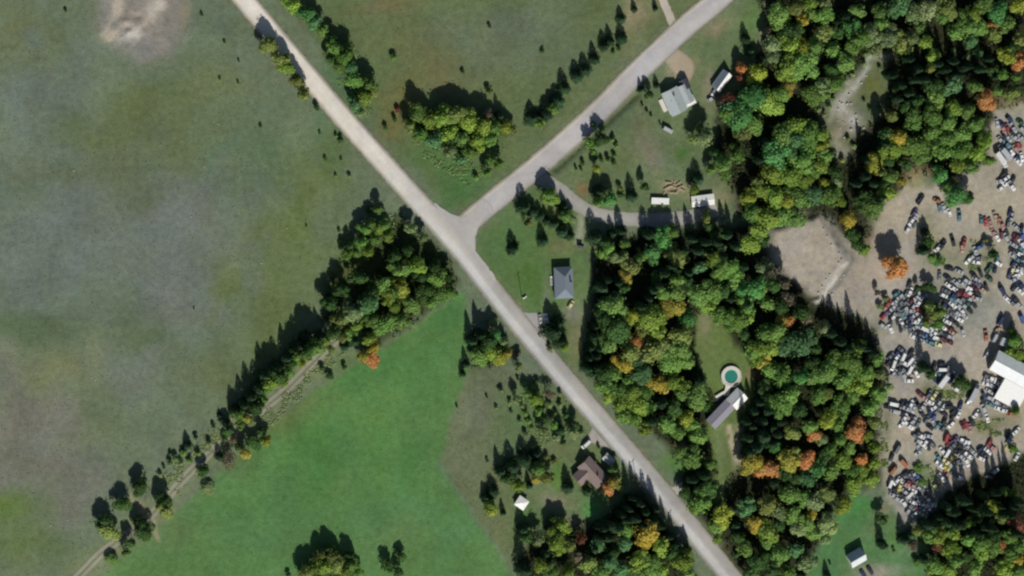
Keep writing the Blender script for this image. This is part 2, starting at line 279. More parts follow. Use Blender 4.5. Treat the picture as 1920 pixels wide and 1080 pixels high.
PAD_RIM = [(1545, 405), (1572, 448), (1597, 490), (1560, 542), (1548, 566)]; PAD_RIM2 = [(1536, 410), (1560, 452), (1584, 488), (1548, 538), (1532, 566)]
NXM, NYM, STEP = 284, 170, 1.0
gx = np.arange(-NXM, NXM + .1, STEP); gy = np.arange(-NYM, NYM + .1, STEP)
GX, GY = np.meshgrid(gx, gy)
PX, PY = toPx(GX.ravel(), GY.ravel())
wob = (vnoise(PX, PY, 22, 1) - .5) * 14 + (vnoise(PX, PY, 9, 2) - .5) * 7
wob2 = (vnoise(PX, PY, 22, 3) - .5) * 14 + (vnoise(PX, PY, 9, 4) - .5) * 7
QX, QY = PX + wob, PY + wob2
C = np.tile(lin((105, 114, 95)), (len(PX), 1)); REG = np.zeros(len(PX), int); NAMES = ['pasture']
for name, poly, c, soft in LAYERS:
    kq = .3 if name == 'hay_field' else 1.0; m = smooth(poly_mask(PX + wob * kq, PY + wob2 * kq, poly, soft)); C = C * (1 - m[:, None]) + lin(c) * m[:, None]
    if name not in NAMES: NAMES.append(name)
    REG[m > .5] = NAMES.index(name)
m = smooth(poly_mask(QX, QY, PIT, 22)); C = C * (1 - m[:, None]) + lin((132, 127, 118)) * m[:, None]
NAMES.append('dirt_pit'); REG[m > .5] = NAMES.index('dirt_pit')
wx = (vnoise(PX, PY, 60, 5) - .5) * 90 + (vnoise(PX, PY, 20, 6) - .5) * 30; wy = (vnoise(PX, PY, 60, 7) - .5) * 90 + (vnoise(PX, PY, 20, 8) - .5) * 30
HAY = poly_mask(PX + wob * .3, PY + wob2 * .3, LAYERS[1][1], 5)
for (x, y, rx, ry, c, s) in BLOBS + [b + (.95,) for b in PITB]:
    k = min(1.0, min(rx, ry) / 70)
    d = ((PX + wx * k - x) / rx) ** 2 + ((PY + wy * k - y) / ry) ** 2
    in_hay = poly_mask(np.array([float(x)]), np.array([float(y)]), LAYERS[1][1], 1)[0] > .5
    m = (s * np.exp(-d * 1.15) * (HAY if in_hay else 1 - HAY))[:, None]; C = C * (1 - m) + lin(c) * m
# gravel stream bed through the clearing, driveway verge, two farm ruts, stony ditch bank
for pts, wd, c, s in (([(1662, 108), (1640, 108), (1622, 128), (1600, 160), (1584, 184), (1578, 200), (1592, 212), (1604, 232)], 6, (168, 166, 158), .8),
                      ([(1584, 184), (1566, 205), (1556, 225)], 5, (150, 148, 136), .6), ([(1592, 212), (1580, 240), (1574, 270)], 6, (146, 142, 126), .7),
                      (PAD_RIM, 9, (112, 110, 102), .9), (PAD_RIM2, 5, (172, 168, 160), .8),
                      ([(1366, 806), (1376, 830), (1384, 858), (1398, 880)], 5, (178, 166, 144), .9),
                      ([(1352, 800), (1354, 850), (1352, 930)], 5, (112, 126, 84), .7),
                      (TRACK, 30, (118, 124, 94), .8),
                      ([(236, 930), (262, 952), (285, 985), (296, 1010)], 7, (160, 148, 122), .8),
                      ([(700, 655), (760, 625), (800, 600), (850, 560)], 4, (112, 130, 88), .4),
                      ([(826, 870), (870, 942), (922, 1010), (965, 1085)], 4, (98, 120, 92), .5),
                      ([(1430, -20), (1440, 20), (1432, 60), (1425, 100)], 4, (140, 128, 104), .7),
                      ([(1082, 395), (1086, 430), (1083, 455)], 4, (158, 162, 142), .7),
                      (ROAD_A, 26, (112, 112, 90), .55), (ROAD_B, 30, (116, 116, 98), .6),
                      ([(1060, 690), (1100, 745), (1160, 810), (1230, 890)], 6, (134, 124, 92), .4)):
    m = (s * np.exp(-(line_dist(QX, QY, pts) / wd) ** 2))[:, None]; C = C * (1 - m) + lin(c) * m
fld = np.isin(REG, [NAMES.index(q) for q in ('pasture', 'meadow', 'scrub_field', 'homestead_lawn', 'brown_house_lawn')])
C[fld] *= np.array([.94, 1.01, .94])
C = C / GAIN
# relief: raised earth pad of the yard, ditch beside the paved road, soft hummocks
pad = smooth(np.clip(poly_mask(PX, PY, PAD, 8), 0, 1))
Z = 2.2 * pad
dd = line_dist(PX, PY, [(1042, 316), (1080, 282), (1120, 246), (1160, 208), (1195, 175)])
Z -= 1.3 * np.exp(-(dd / 7.0) ** 2)
Z += 0.9 * np.exp(-((PX - 240) / 40) ** 2 - ((PY - 55) / 30) ** 2) * vnoise(PX, PY, 10, 11) * 2
near_road = np.minimum(line_dist(PX, PY, ROAD_A), line_dist(PX, PY, ROAD_B))
edge = np.clip((np.minimum(NXM - abs(GX.ravel()), NYM - abs(GY.ravel()))) / 5.0, 0, 1)
Z *= edge
nx, ny = len(gx), len(gy)
idx = np.arange(nx * ny).reshape(ny, nx)
quads = np.stack([idx[:-1, :-1], idx[:-1, 1:], idx[1:, 1:], idx[1:, :-1]], -1).reshape(-1, 4)
qreg = REG[quads[:, 0]]
V = np.stack([GX.ravel(), GY.ravel(), Z], -1)
def ground_z(x, y):
    i = np.clip(np.round((np.asarray(x) + NXM) / STEP).astype(int), 0, nx - 1); j = np.clip(np.round((np.asarray(y) + NYM) / STEP).astype(int), 0, ny - 1)
    return Z.reshape(ny, nx)[j, i]
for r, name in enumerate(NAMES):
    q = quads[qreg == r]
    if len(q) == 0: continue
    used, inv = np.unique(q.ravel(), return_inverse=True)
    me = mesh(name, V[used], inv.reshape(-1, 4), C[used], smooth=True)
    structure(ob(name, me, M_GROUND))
# the land beyond
big = 6000; o = []; xs = [-big, -NXM, NXM, big]; ys = [-big, -NYM, NYM, big]
vv = [(x, y, 0) for y in ys for x in xs]; ff = [(j * 4 + i, j * 4 + i + 1, j * 4 + i + 5, j * 4 + i + 4) for j in range(3) for i in range(3) if not (i == 1 and j == 1)]
structure(ob('ground', mesh('ground', np.array(vv), np.array(ff), np.tile(lin((105, 114, 95)) * np.array([.94, 1.01, .94]) / GAIN, (16, 1))), M_GROUND))

# ------------------------------------------------------------------ roads and drives
def resample(pts, step):
    pts = np.array(pts, float); out = [pts[0]]
    # Catmull-Rom
    n = len(pts); res = []
    for i in range(n - 1):
        p0, p1, p2, p3 = pts[max(i - 1, 0)], pts[i], pts[i + 1], pts[min(i + 2, n - 1)]
        k = max(2, int(np.linalg.norm(p2 - p1) / step))
        for t in np.arange(k) / k:
            res.append(.5 * ((2 * p1) + (p2 - p0) * t + (2 * p0 - 5 * p1 + 4 * p2 - p3) * t * t + (3 * p1 - p0 - 3 * p2 + p3) * t ** 3))
    res.append(pts[-1]); return np.array(res)

def ribbon(name, pts, profile, z, step=5, jitter=0.6, taper=None, mat=None, seed=3):
    """profile: list of (offset px, colour function of arc 0..1) across the way"""
    c = resample(pts, step); n = len(c); k = len(profile)
    d = np.gradient(c, axis=0); d /= np.linalg.norm(d, axis=1)[:, None]; nrm = np.stack([-d[:, 1], d[:, 0]], -1)
    g = np.random.default_rng(seed); vs_, cs = [], []; vn = np.stack([vnoise(np.arange(n) * 1.0 + 40 * j, np.zeros(n) + seed * 7.3, 6, 50 + j) + .5 * vnoise(np.arange(n) * 1.0, np.zeros(n) + j * 3.1, 2, 70 + j) - .25 for j in range(k)])
    for i in range(n):
        s = i / (n - 1); tp = taper(s) if taper else 1.0
        for j, (off, cf) in enumerate(profile):
            jit = g.normal(0, jitter) if j in (0, k - 1) else 0
            p = c[i] + nrm[i] * (off * tp + jit); q = P(p[0], p[1], z)
            vs_.append(q); cc = lin(cf(s, c[i]) if callable(cf) else cf) / GAIN; cs.append(np.minimum(cc * (1 + g.normal(0, .015) + .10 * (vn[j, i] - .5)), .8))
    f = np.array([[i * k + j, i * k + j + 1, (i + 1) * k + j + 1, (i + 1) * k + j] for i in range(n - 1) for j in range(k - 1)])
    me = mesh(name, np.array(vs_), f, np.array(cs)); structure(ob(name, me, mat or M_GRAVEL))

def mixc(a, b, t): t = min(max(t, 0), 1); return tuple(a[i] * (1 - t) + b[i] * t for i in range(3))
def ra(north, south, t0=.28, t1=.5): return lambda s, p: mixc(north, south, (s - t0) / (t1 - t0))
def mouth(c, spans): return lambda s, p: (172, 169, 166) if any(a < p[1] < b for a, b in spans) else c
# the left normal of the gravel road (running south-east) points south-west on the picture: negative offset = north-east side
ribbon('gravel_road', ROAD_A, [(-20.5, mouth((118, 116, 98), [(402, 530)])), (-17, mouth((152, 149, 142), [(398, 535)])), (-13, ra((206, 200, 189), (158, 155, 151))), (-5, ra((212, 206, 196), (163, 160, 156))),
    (-1, ra((210, 204, 193), (172, 170, 166))), (3, ra((209, 203, 192), (188, 187, 184))), (11, ra((208, 202, 190), (185, 184, 181))), (15, ra((178, 172, 158), (150, 150, 144))), (19.5, (120, 119, 104))], 0.16, seed=3)
ribbon('paved_road', ROAD_B, [(-21, (122, 120, 104)), (-17.5, (160, 156, 150)), (-14, (172, 169, 167)), (-3, (176, 173, 172)), (6, (172, 169, 168)), (13, (173, 170, 168)), (15.5, (188, 180, 168)), (18.5, (150, 146, 134)), (22, (120, 120, 102))], 0.13, seed=4)

def sheet(name, poly, c, z, edge=(122, 120, 104), mat=None, rim=4, pz=0.0):
    """flat patch with a softer rim, densified outline"""
    p = resample(poly + [poly[0]], 5)[:-1]; cen = p.mean(0); g = np.random.default_rng(len(p))
    dirs = cen - p; dl = np.linalg.norm(dirs, axis=1)[:, None]; inner = p + dirs / dl * np.minimum(rim, dl * .4)
    p = p + g.normal(0, .6, p.shape); n = len(p)
    v = np.concatenate([P(p[:, 0], p[:, 1], z), P(inner[:, 0], inner[:, 1], z), P(np.array([cen[0]]), np.array([cen[1]]), z)])
    f = [(i, (i + 1) % n, n + (i + 1) % n, n + i) for i in range(n)] + [(n + i, n + (i + 1) % n, 2 * n) for i in range(n)]
    cs = np.concatenate([np.tile(lin(edge), (n, 1)), np.tile(lin(c), (n + 1, 1))]) / GAIN
    return structure(ob(name, mesh(name, v, f, cs), mat or M_GRAVEL))
# junction mouth, with its two curved kerb returns
sheet('road_junction', [(838, 396), (862, 406), (885, 396), (905, 372), (925, 392), (908, 410), (893, 440), (893, 480), (908, 522), (880, 505), (848, 468), (806, 412), (812, 380), (825, 388)], (174, 171, 168), 0.145, edge=(160, 157, 150), rim=5)
ribbon('driveway', [(1000, 330), (1024, 340), (1052, 358), (1085, 385), (1115, 400), (1150, 408), (1200, 412), (1260, 411), (1315, 402), (1345, 392)], [(-14, (116, 118, 98)), (-11, (148, 147, 138)), (0, (156, 154, 150)), (11, (150, 149, 142)), (14, (116, 118, 98))], 0.11, seed=5)
ribbon('driveway', [(1236, -30), (1243, 0), (1252, 22), (1264, 52), (1270, 70)], [(-8, (140, 128, 108)), (-6, (176, 168, 156)), (6, (176, 168, 156)), (8, (140, 128, 108))], 0.09, seed=6)
sheet('driveway', [(1238, 104), (1262, 90), (1290, 104), (1302, 122), (1298, 146), (1284, 156), (1266, 142), (1252, 124)], (160, 148, 128), 0.08, edge=(134, 126, 104), rim=6)
sheet('parking_apron', [(965, 572), (985, 586), (1014, 588), (1022, 612), (1026, 640), (1036, 668), (1052, 690), (1040, 690), (1010, 655), (980, 618)], (152, 150, 147), 0.08, edge=(140, 138, 128), rim=5)
sheet('parking_apron', [(1112, 800), (1128, 790), (1150, 815), (1150, 838), (1128, 838), (1102, 826), (1104, 812)], (160, 156, 150), 0.08, edge=(130, 130, 114), rim=5)
sheet('parking_apron', [(1232, 902), (1262, 912), (1279, 904), (1280, 940), (1282, 962), (1262, 950)], (168, 163, 154), 0.08, edge=(140, 136, 120), rim=5)
for sgn in (-5, 5):
    ribbon('farm_track', [(x + sgn * .7, y + sgn * .7) for x, y in TRACK], [(-4.3, (114, 118, 94)), (-1.8, (142, 141, 124)), (1.8, (142, 141, 124)), (4.3, (114, 118, 94))], 0.06 , jitter=.25, seed=8 + sgn)

# ------------------------------------------------------------------ foliage meshes
def leaf_quads(cen, nrm, size, g, tilt=0.36):
    n = len(cen); nr = nrm + g.normal(0, tilt, (n, 3)); nr /= np.linalg.norm(nr, axis=1)[:, None]
    a = np.cross(nr, g.normal(0, 1, (n, 3))); a /= np.linalg.norm(a, axis=1)[:, None]; b = np.cross(nr, a)
    s = size * g.uniform(.6, 1.35, n)[:, None]; asp = g.uniform(.55, .9, n)[:, None]
    v = np.stack([cen - a * s, cen - b * s * asp + nr * s * .15, cen + a * s, cen + b * s * asp - nr * s * .1], 1)
    return v.reshape(-1, 3), np.arange(n * 4).reshape(-1, 4)

def sphere_pts(n, g):
    v = g.normal(0, 1, (n, 3)); return v / np.linalg.norm(v, axis=1)[:, None]

def broadleaf(seed, n=2600, lobes=9, leaf=0.085, dens=1.0):
    g = np.random.default_rng(seed); cs, ns = [], []
    L = sphere_pts(lobes, g); L[:, 2] = np.abs(L[:, 2]) * .9 - .25; rad = g.uniform(.26, .54, lobes)
    L *= g.uniform(.30, .86, lobes)[:, None]; L[0] = (0, 0, .38); rad[0] = .5; L[:, :2] *= np.array([g.uniform(.8, 1.2), g.uniform(.8, 1.2)])
    wgt = rad ** 2 / (rad ** 2).sum()
    for c, r, wt in zip(L, rad, wgt):
        k = int(n * wt); d = sphere_pts(k, g); d[:, 2] = np.where(d[:, 2] < -.3, -d[:, 2], d[:, 2])
        rr = r * g.uniform(.72, 1.08, k) ** 1.0; cs.append(c + d * rr[:, None]); ns.append(d)
    k = int(n * .12); d = sphere_pts(k, g); cs.append(d * g.uniform(.5, 1.02, k)[:, None]); ns.append(d)
    c = np.concatenate(cs); nn = np.concatenate(ns); keep = g.random(len(c)) < dens
    v, f = leaf_quads(c[keep], nn[keep], leaf, g); return mesh('crown', v, f)

def conifer(seed, n=1900, ex=.55):
    g = np.random.default_rng(seed); t = 1 - g.random(n) ** .62; t = np.clip(t, 0, 1)            # 0 bottom, 1 top
    ph = g.random(n) * 2 * np.pi; spokes = 1 + .16 * np.sin(ph * 7 + g.random() * 6) * (1 - t) + .10 * np.sin(ph * 4 + t * 30)
    rr = (1 - t) ** ex * spokes * (1 + .22 * np.sin(ph * 2 + g.random() * 6) * np.cos(t * 9 + g.random() * 6)) * np.sqrt(g.uniform(.25, 1.0, n)); tier = .05 * np.sin(t * 60)
    c = np.stack([rr * np.cos(ph), rr * np.sin(ph), t * 2 - 1 - rr * .18 + tier * .4], -1)
    nn = np.stack([np.cos(ph) * .75, np.sin(ph) * .75, np.full(n, .65)], -1)
    v, f = leaf_quads(c, nn, .075, g, .35); return mesh('crown', v, f)

def shrub(seed):
    return broadleaf(seed, 700, 7, .14)

def trunk(seed, con=False):
    g = random.Random(seed); b = MB()
    if con: b.tube((0, 0, -.02), (0, 0, .97), .022, .004, 6)
    else:
        b.tube((0, 0, -.02), (.01, .0, .55), .030, .016, 7); b.tube((.01, 0, .54), (.0, .02, .86), .016, .004, 6)
        for k in range(4):
            a = k * 1.57 + g.random(); z = .40 + .08 * k; b.tube((0, 0, z), (.19 * math.cos(a), .19 * math.sin(a), z + .24), .012, .003, 5)
    me = b.mesh('trunk'); me.materials.append(M_BARK); return me

BL = [broadleaf(s, 2600, 10 + s % 5) for s in range(14)]
SP = [broadleaf(40 + s, 800, 9, .075) for s in range(3)]
CO = [conifer(60 + s, 1900, (.45, .55, .62, .5, .7, .42, .58, .5)[s]) for s in range(8)]
SH = [shrub(80 + s) for s in range(5)]
for me in BL + SP + SH: me.materials.append(M_LEAF)
for me in CO: me.materials.append(M_NEEDLE)
TR = [trunk(s) for s in range(3)]; TRC = trunk(9, True)
STEM = MB()
for k in range(4): STEM.tube((0, 0, -.02), (.35 * math.cos(k * 1.7), .35 * math.sin(k * 1.7), .8), .03, .012, 5)
STEM = STEM.mesh('stem'); STEM.materials.append(M_BARK)

FOL = {  # foliage colours (albedo, linear) and words
 'g': ((.195, .345, .092), 'green'), 'd': ((.086, .172, .056), 'dark green'), 'e': ((.128, .330, .106), 'emerald green'), 'b': ((.140, .295, .125), 'blue-green'),
 'p': ((.285, .385, .175), 'pale green'), 'o': ((.265, .335, .105), 'olive'), 'm': ((.265, .395, .080), 'yellow-green'), 'l': ((.37, .44, .080), 'lime'),
 'y': ((.42, .39, .090), 'yellow'), 'G': ((.50, .42, .080), 'golden'), 'O': ((.60, .315, .125), 'orange'), 'r': ((.26, .115, .075), 'red-brown'),
 'C': ((.043, .086, .044), 'dark'), 'N': ((.21, .185, .13), 'brown half-bare'),
}
ORD = 'first second third fourth fifth sixth seventh eighth ninth tenth eleventh twelfth thirteenth fourteenth fifteenth sixteenth seventeenth eighteenth nineteenth twentieth'.split()
def ordinal(i): return ORD[i] if i < 20 else '%d%s' % (i + 1, {1: 'st', 2: 'nd', 3: 'rd'}.get((i + 1) % 10, 'th'))

TREES = {
 'road_verge': ('on the gravel road west verge', '504 84 14 o;524 110 15 o;537 126 12 m;558 152 12 o;570 175 12 o;594 201 7 d;640 262 6 d;630 255 4 g'),
 'hedge_ne': ('in the hedgerow east of the gravel road', '549 8 15 m;572 24 15 e;590 40 12 b;604 57 11 g;622 70 9 d;628 90 14 g;642 108 16 g;656 126 14 b;634 124 12 g;664 150 14 g;692 158 15 g 12;684 182 14 m;668 196 12 b;672 210 10 p;697 172 12 o;620 112 9 d;652 92 12 g 11;738 108 7 g;722 240 6 d;746 208 5 r;740 222 5 d'),
 'grove_n': ('in the grove inside the road fork', '782 214 15 g 13;802 224 16 m 13;830 222 18 m 14;856 214 16 o 14;880 226 18 m 14;906 238 16 m;926 240 14 g;946 236 12 l;790 250 15 g;815 264 16 b;840 250 15 m;865 260 15 g;895 262 15 m;920 260 12 g;845 282 13 p;880 284 13 g;938 218 10 C;914 216 11 N;768 236 11 o;960 244 8 o;916 170 7 d;920 302 9 g;936 306 9 g;914 324 8 g;892 334 7 g;866 300 9 b;745 205 5 r;868 135 4 d;918 50 4 d;1018 96 4 d'),
 'row_ne': ('in the conifer row along the paved road', '1000 222 15 C;1026 214 13 C;1046 190 15 C;1060 166 13 C;1083 144 11 C;1099 132 13 C;1117 112 11 C;1134 86 10 C;1146 78 10 C;1167 72 11 C;1166 36 10 C;1191 18 7 C;1230 16 6 C;1160 92 5 d;1150 100 5 g;1012 232 9 g;1038 205 10 g'),
 'homestead': ('near the pale-roofed homestead', '1203 168 7 C 7;1218 178 8 d;1232 160 6 C 6;1128 262 12 d;1108 268 8 g;1112 284 7 g;1148 262 5 g;1156 274 5 g;1150 256 4 d;1118 296 5 d;1128 300 5 d;1140 298 6 d;1151 292 5 g;1152 306 5 d;1120 316 8 l;1092 306 5 d;1080 316 4 d;1090 318 4 d;1112 232 5 d;1128 240 7 g;1125 360 14 C 13;1143 374 12 e;1122 378 10 g;1188 368 12 C 13;1208 350 8 d;1162 354 7 o;1166 366 6 d;1214 354 4 d;1310 336 12 C 10;1302 356 9 m;1322 258 18 p;1300 262 9 o;1312 240 8 o;1400 74 11 C 10;1408 96 9 C;1418 136 17 l;1390 128 9 O;1387 146 9 r;1372 184 12 r;1352 190 8 N;1357 304 18 g;1382 290 14 g;1362 326 14 g;1340 288 10 d;1335 318 10 g;1204 197 3 d;1213 208 3 d;1221 216 3 d;1238 232 3 d'),
 'corner': ('around the lawn at the road junction', '984 388 13 C 12;1000 398 11 C 11;1030 366 13 g;1040 372 10 m;1014 405 9 C;1026 414 9 C;1040 420 9 C;1058 388 10 C;1062 404 11 g;1074 410 8 p;1056 434 12 C;1070 442 10 C;964 466 11 C 8;1020 452 11 C 8;1040 622 19 C 15;1052 640 14 C 11;1060 650 9 m;1030 655 6 o;990 418 8 o;1048 605 12 C 12'),
 'drive_s': ('on the south side of the driveway', '1118 446 14 C 13;1132 456 12 d;1150 438 9 C;1168 434 11 C 13;1142 466 12 g;1146 458 7 l;1172 456 10 g;1195 466 6 C;1216 440 12 C 13;1226 472 16 e;1243 447 18 e 14;1262 436 13 g 13;1212 478 10 g;1165 484 12 p;1182 502 14 o;1175 518 13 y;1150 482 10 p;1128 474 10 g;1272 484 17 o;1256 470 12 o;1196 486 10 g;1170 540 9 d;1325 408 10 o;1330 424 11 d;1344 440 12 d'),
 'wood_w': ('in the wood east of the grey house', '1267 526 12 g;1313 502 11 b;1336 484 14 m;1352 466 9 p;1351 502 16 g;1373 502 16 g;1378 522 14 g;1338 544 18 g;1309 552 18 g;1267 549 14 g;1245 552 14 g;1253 574 14 y;1273 576 12 y;1153 574 18 g;1132 570 12 b;1222 598 22 m;1188 592 14 l;1288 597 13 e;1163 618 22 d;1232 628 14 m;1192 641 12 O;1180 662 17 o;1153 677 9 G;1174 685 15 G;1226 658 20 o;1278 630 16 o;1278 655 18 g;1202 698 16 b;1251 681 16 g;1288 677 14 g;1233 720 17 G;1258 715 14 m;1275 725 12 m;1312 714 19 C 14;1306 744 18 g;1278 740 12 g;1132 702 15 d;1132 725 13 g;1163 735 14 g;1184 739 15 m;1164 758 16 m;1197 758 16 m;1216 764 14 g;1170 781 14 g;1285 785 14 l;1322 760 10 d;1222 790 14 C 15;1252 798 14 g;1299 798 12 g;1135 600 14 d;1120 640 12 d;1118 668 12 C 14;1140 645 14 g;1205 620 12 o;1208 670 14 N;1150 702 13 g;1180 715 14 g;1210 735 14 g;1240 755 16 C 15;1265 765 14 d;1140 745 10 m;1190 785 12 g;1210 805 12 m;1130 540 13 C 17;1150 555 12 C 17;1215 560 14 C 18;1236 595 12 m;1200 575 12 C 17;1290 530 12 d;1232 520 10 d;1126 585 11 d;1310 470 11 C 19;1345 455 12 C 19;1365 440 12 C 18;1300 450 10 C 16;1382 462 10 C 17;1246 512 11 C 17;1292 512 11 C 17;1270 505 10 C 16;1395 500 10 C 16;1400 570 11 C 17;1370 560 10 C 16;1325 455 10 C 17;1330 475 10 C 18;1355 480 10 C 18;1285 470 9 C 15;1260 500 9 C 16;1235 535 10 C 16;1225 545 10 C 16;1140 525 10 C 16;1108 652 9 C 13;1105 672 9 C 13;1103 692 9 C 12;1113 632 9 C 13;1116 612 9 C 13;1112 700 9 C 12;1120 690 9 C 13;1122 655 9 C 14;1160 530 9 C 15'),
 'wood_pool': ('in the wood between pool and yard', '1405 457 16 m;1420 440 12 g;1411 542 20 e;1424 545 9 l;1434 502 14 p;1453 624 18 g;1480 600 10 O;1467 600 10 y;1500 645 25 b 15;1547 614 10 p;1608 648 10 m;1417 655 16 m;1433 680 12 y;1583 679 18 g;1600 682 16 g;1563 672 12 g;1647 672 12 g;1550 692 14 g;1467 699 14 g;1367 594 16 g;1392 597 14 m;1434 624 16 g;1413 660 14 g;1422 676 12 m;1465 634 14 d;1445 697 14 g;1462 707 16 g;1460 757 18 g 15;1347 588 14 g;1382 600 16 g;1576 640 13 C 20;1612 648 12 C 20;1592 655 11 C 17;1640 662 11 C 16;1626 655 10 C 15;1560 625 11 C 15;1480 560 10 N;1512 600 9 N;1465 575 12 d;1440 570 12 g;1400 580 12 g;1480 738 18 g;1547 735 14 o;1580 762 14 g;1600 742 14 g;1467 760 16 g;1647 740 14 g;1664 728 9 p;1557 779 12 l;1534 742 14 g;1630 765 14 g;1640 792 11 o;1542 702 16 g;1502 706 14 e;1582 712 16 g;1622 702 16 g;1652 702 10 p;1612 727 14 m;1520 680 12 d;1530 655 10 d;1445 655 14 m;1395 625 12 d;1432 728 12 d;1500 770 12 d;1520 800 14 g;1450 535 12 d 18;1470 530 10 N 18;1506 585 12 d 16;1392 560 13 g;1360 545 14 d;1330 575 12 m'),
 'wood_s': ('in the wood south of the pool house', '1272 808 12 g;1312 818 14 g;1297 858 18 g;1333 871 10 g;1406 870 15 y;1420 868 14 G;1440 878 20 O 12;1424 884 12 O;1478 862 17 y;1492 858 12 o;1511 862 14 O;1527 814 12 O;1520 806 9 o;1487 811 13 o;1606 806 17 O;1610 795 8 r;1616 862 11 O;1579 862 13 m;1552 788 14 l;1572 794 14 g;1539 823 9 p;1454 838 11 e;1433 818 16 C 16;1450 800 14 C 17;1418 840 14 C 16;1404 822 12 C 17;1531 882 14 e;1556 885 13 g;1598 885 12 g;1602 910 14 m;1641 839 12 m;1634 898 12 m;1479 927 18 g;1514 898 14 b;1441 948 18 o;1460 960 12 p;1402 952 13 b;1310 946 18 g;1329 918 14 d;1354 968 16 l;1343 985 12 g;1414 981 14 G;1439 998 18 m;1531 941 14 p;1520 968 10 G;1552 979 16 p;1500 989 14 p;1583 948 13 l;1513 985 14 g;1440 1014 14 g;1493 1031 14 b;1423 1054 16 d;1513 1054 12 p;1480 1074 12 g;1380 1040 6 d;1558 842 13 g;1575 825 12 g;1592 840 12 g;1545 860 12 d;1490 895 12 d;1452 905 12 C 12;1415 772 11 C 17;1430 790 11 C 18;1412 800 11 C 17;1440 770 10 C 17;1424 756 10 C 16;1446 832 11 C 16;1404 848 10 C 14;1458 815 10 C 16;1468 790 10 C 16;1400 790 9 C 16;1470 890 12 d;1620 885 10 m;1640 870 10 m;1550 925 13 o;1510 935 12 g;1485 965 14 g;1460 985 12 d;1380 985 11 C 13;1385 1010 12 d;1400 1028 13 g;1460 1040 14 g;1545 1010 10 p;1530 1000 12 g;1375 955 10 C 13;1300 900 12 C 15;1322 892 12 C 15;1285 925 10 d;1345 1010 10 m;1410 1075 12 d;1450 1070 12 d;1590 815 9 m;1628 815 9 m'),
 'wood_nw': ('in the wood west of the stream bed', '1462 29 18 g;1491 12 14 o;1503 40 9 G;1520 6 12 m;1547 8 12 p;1549 25 14 g;1526 29 12 g;1458 47 12 g;1449 84 14 p;1453 105 12 p;1487 63 16 d;1483 84 18 m;1503 91 16 l;1528 89 16 g;1476 126 22 m;1507 122 20 g;1545 59 12 o;1562 93 14 g;1595 51 16 e;1616 70 18 g;1607 22 14 g;1632 62 16 p;1645 90 12 p;1587 116 14 g;1566 155 14 g;1541 159 14 p;1524 178 16 g;1545 178 12 g;1480 161 14 y;1470 176 12 g;1412 180 20 e;1437 188 22 m;1391 188 14 b;1368 203 14 b;1453 178 12 g;1389 222 20 e;1366 213 14 g;1414 230 16 g;1395 247 14 o;1466 255 18 g;1493 236 16 m;1516 249 18 g;1539 253 12 m;1491 263 16 b;1453 291 20 e;1482 288 14 b;1512 280 14 g;1539 274 12 l;1507 303 18 g;1449 324 18 m;1482 330 20 m;1507 338 16 m;1539 311 14 m;1549 293 12 g;1566 324 12 d;1570 341 10 p;1547 345 10 l;1520 322 14 g;1420 343 12 o;1403 372 12 l;1428 359 14 m;1453 372 18 m;1474 374 14 l;1499 372 18 g;1528 366 16 b;1560 368 16 g;1574 376 10 m;1410 399 16 g;1437 409 18 m;1466 403 18 g;1495 409 16 g;1425 432 14 m;1435 450 10 d;1572 60 10 d;1440 60 8 N;1560 130 12 d;1430 110 10 C;1600 90 12 g;1425 160 10 d;1555 200 6 p;1545 215 5 p;1535 205 7 p;1548 240 5 p;1575 165 6 p;1585 150 5 p;1600 140 5 p;1562 185 5 g;1620 120 6 p;1640 100 7 p;1625 100 8 p;1556 262 6 p;1590 260 5 o;1600 275 5 p;1580 300 6 o;1615 250 5 o;1630 205 4 d;1648 200 4 d;1620 190 4 p;1650 130 5 p;1660 145 5 d;1434 265 10 C 16;1425 300 10 C 16;1600 70 9 C 16;1570 40 9 C 17;1585 30 10 C 17;1660 35 8 C 15'),
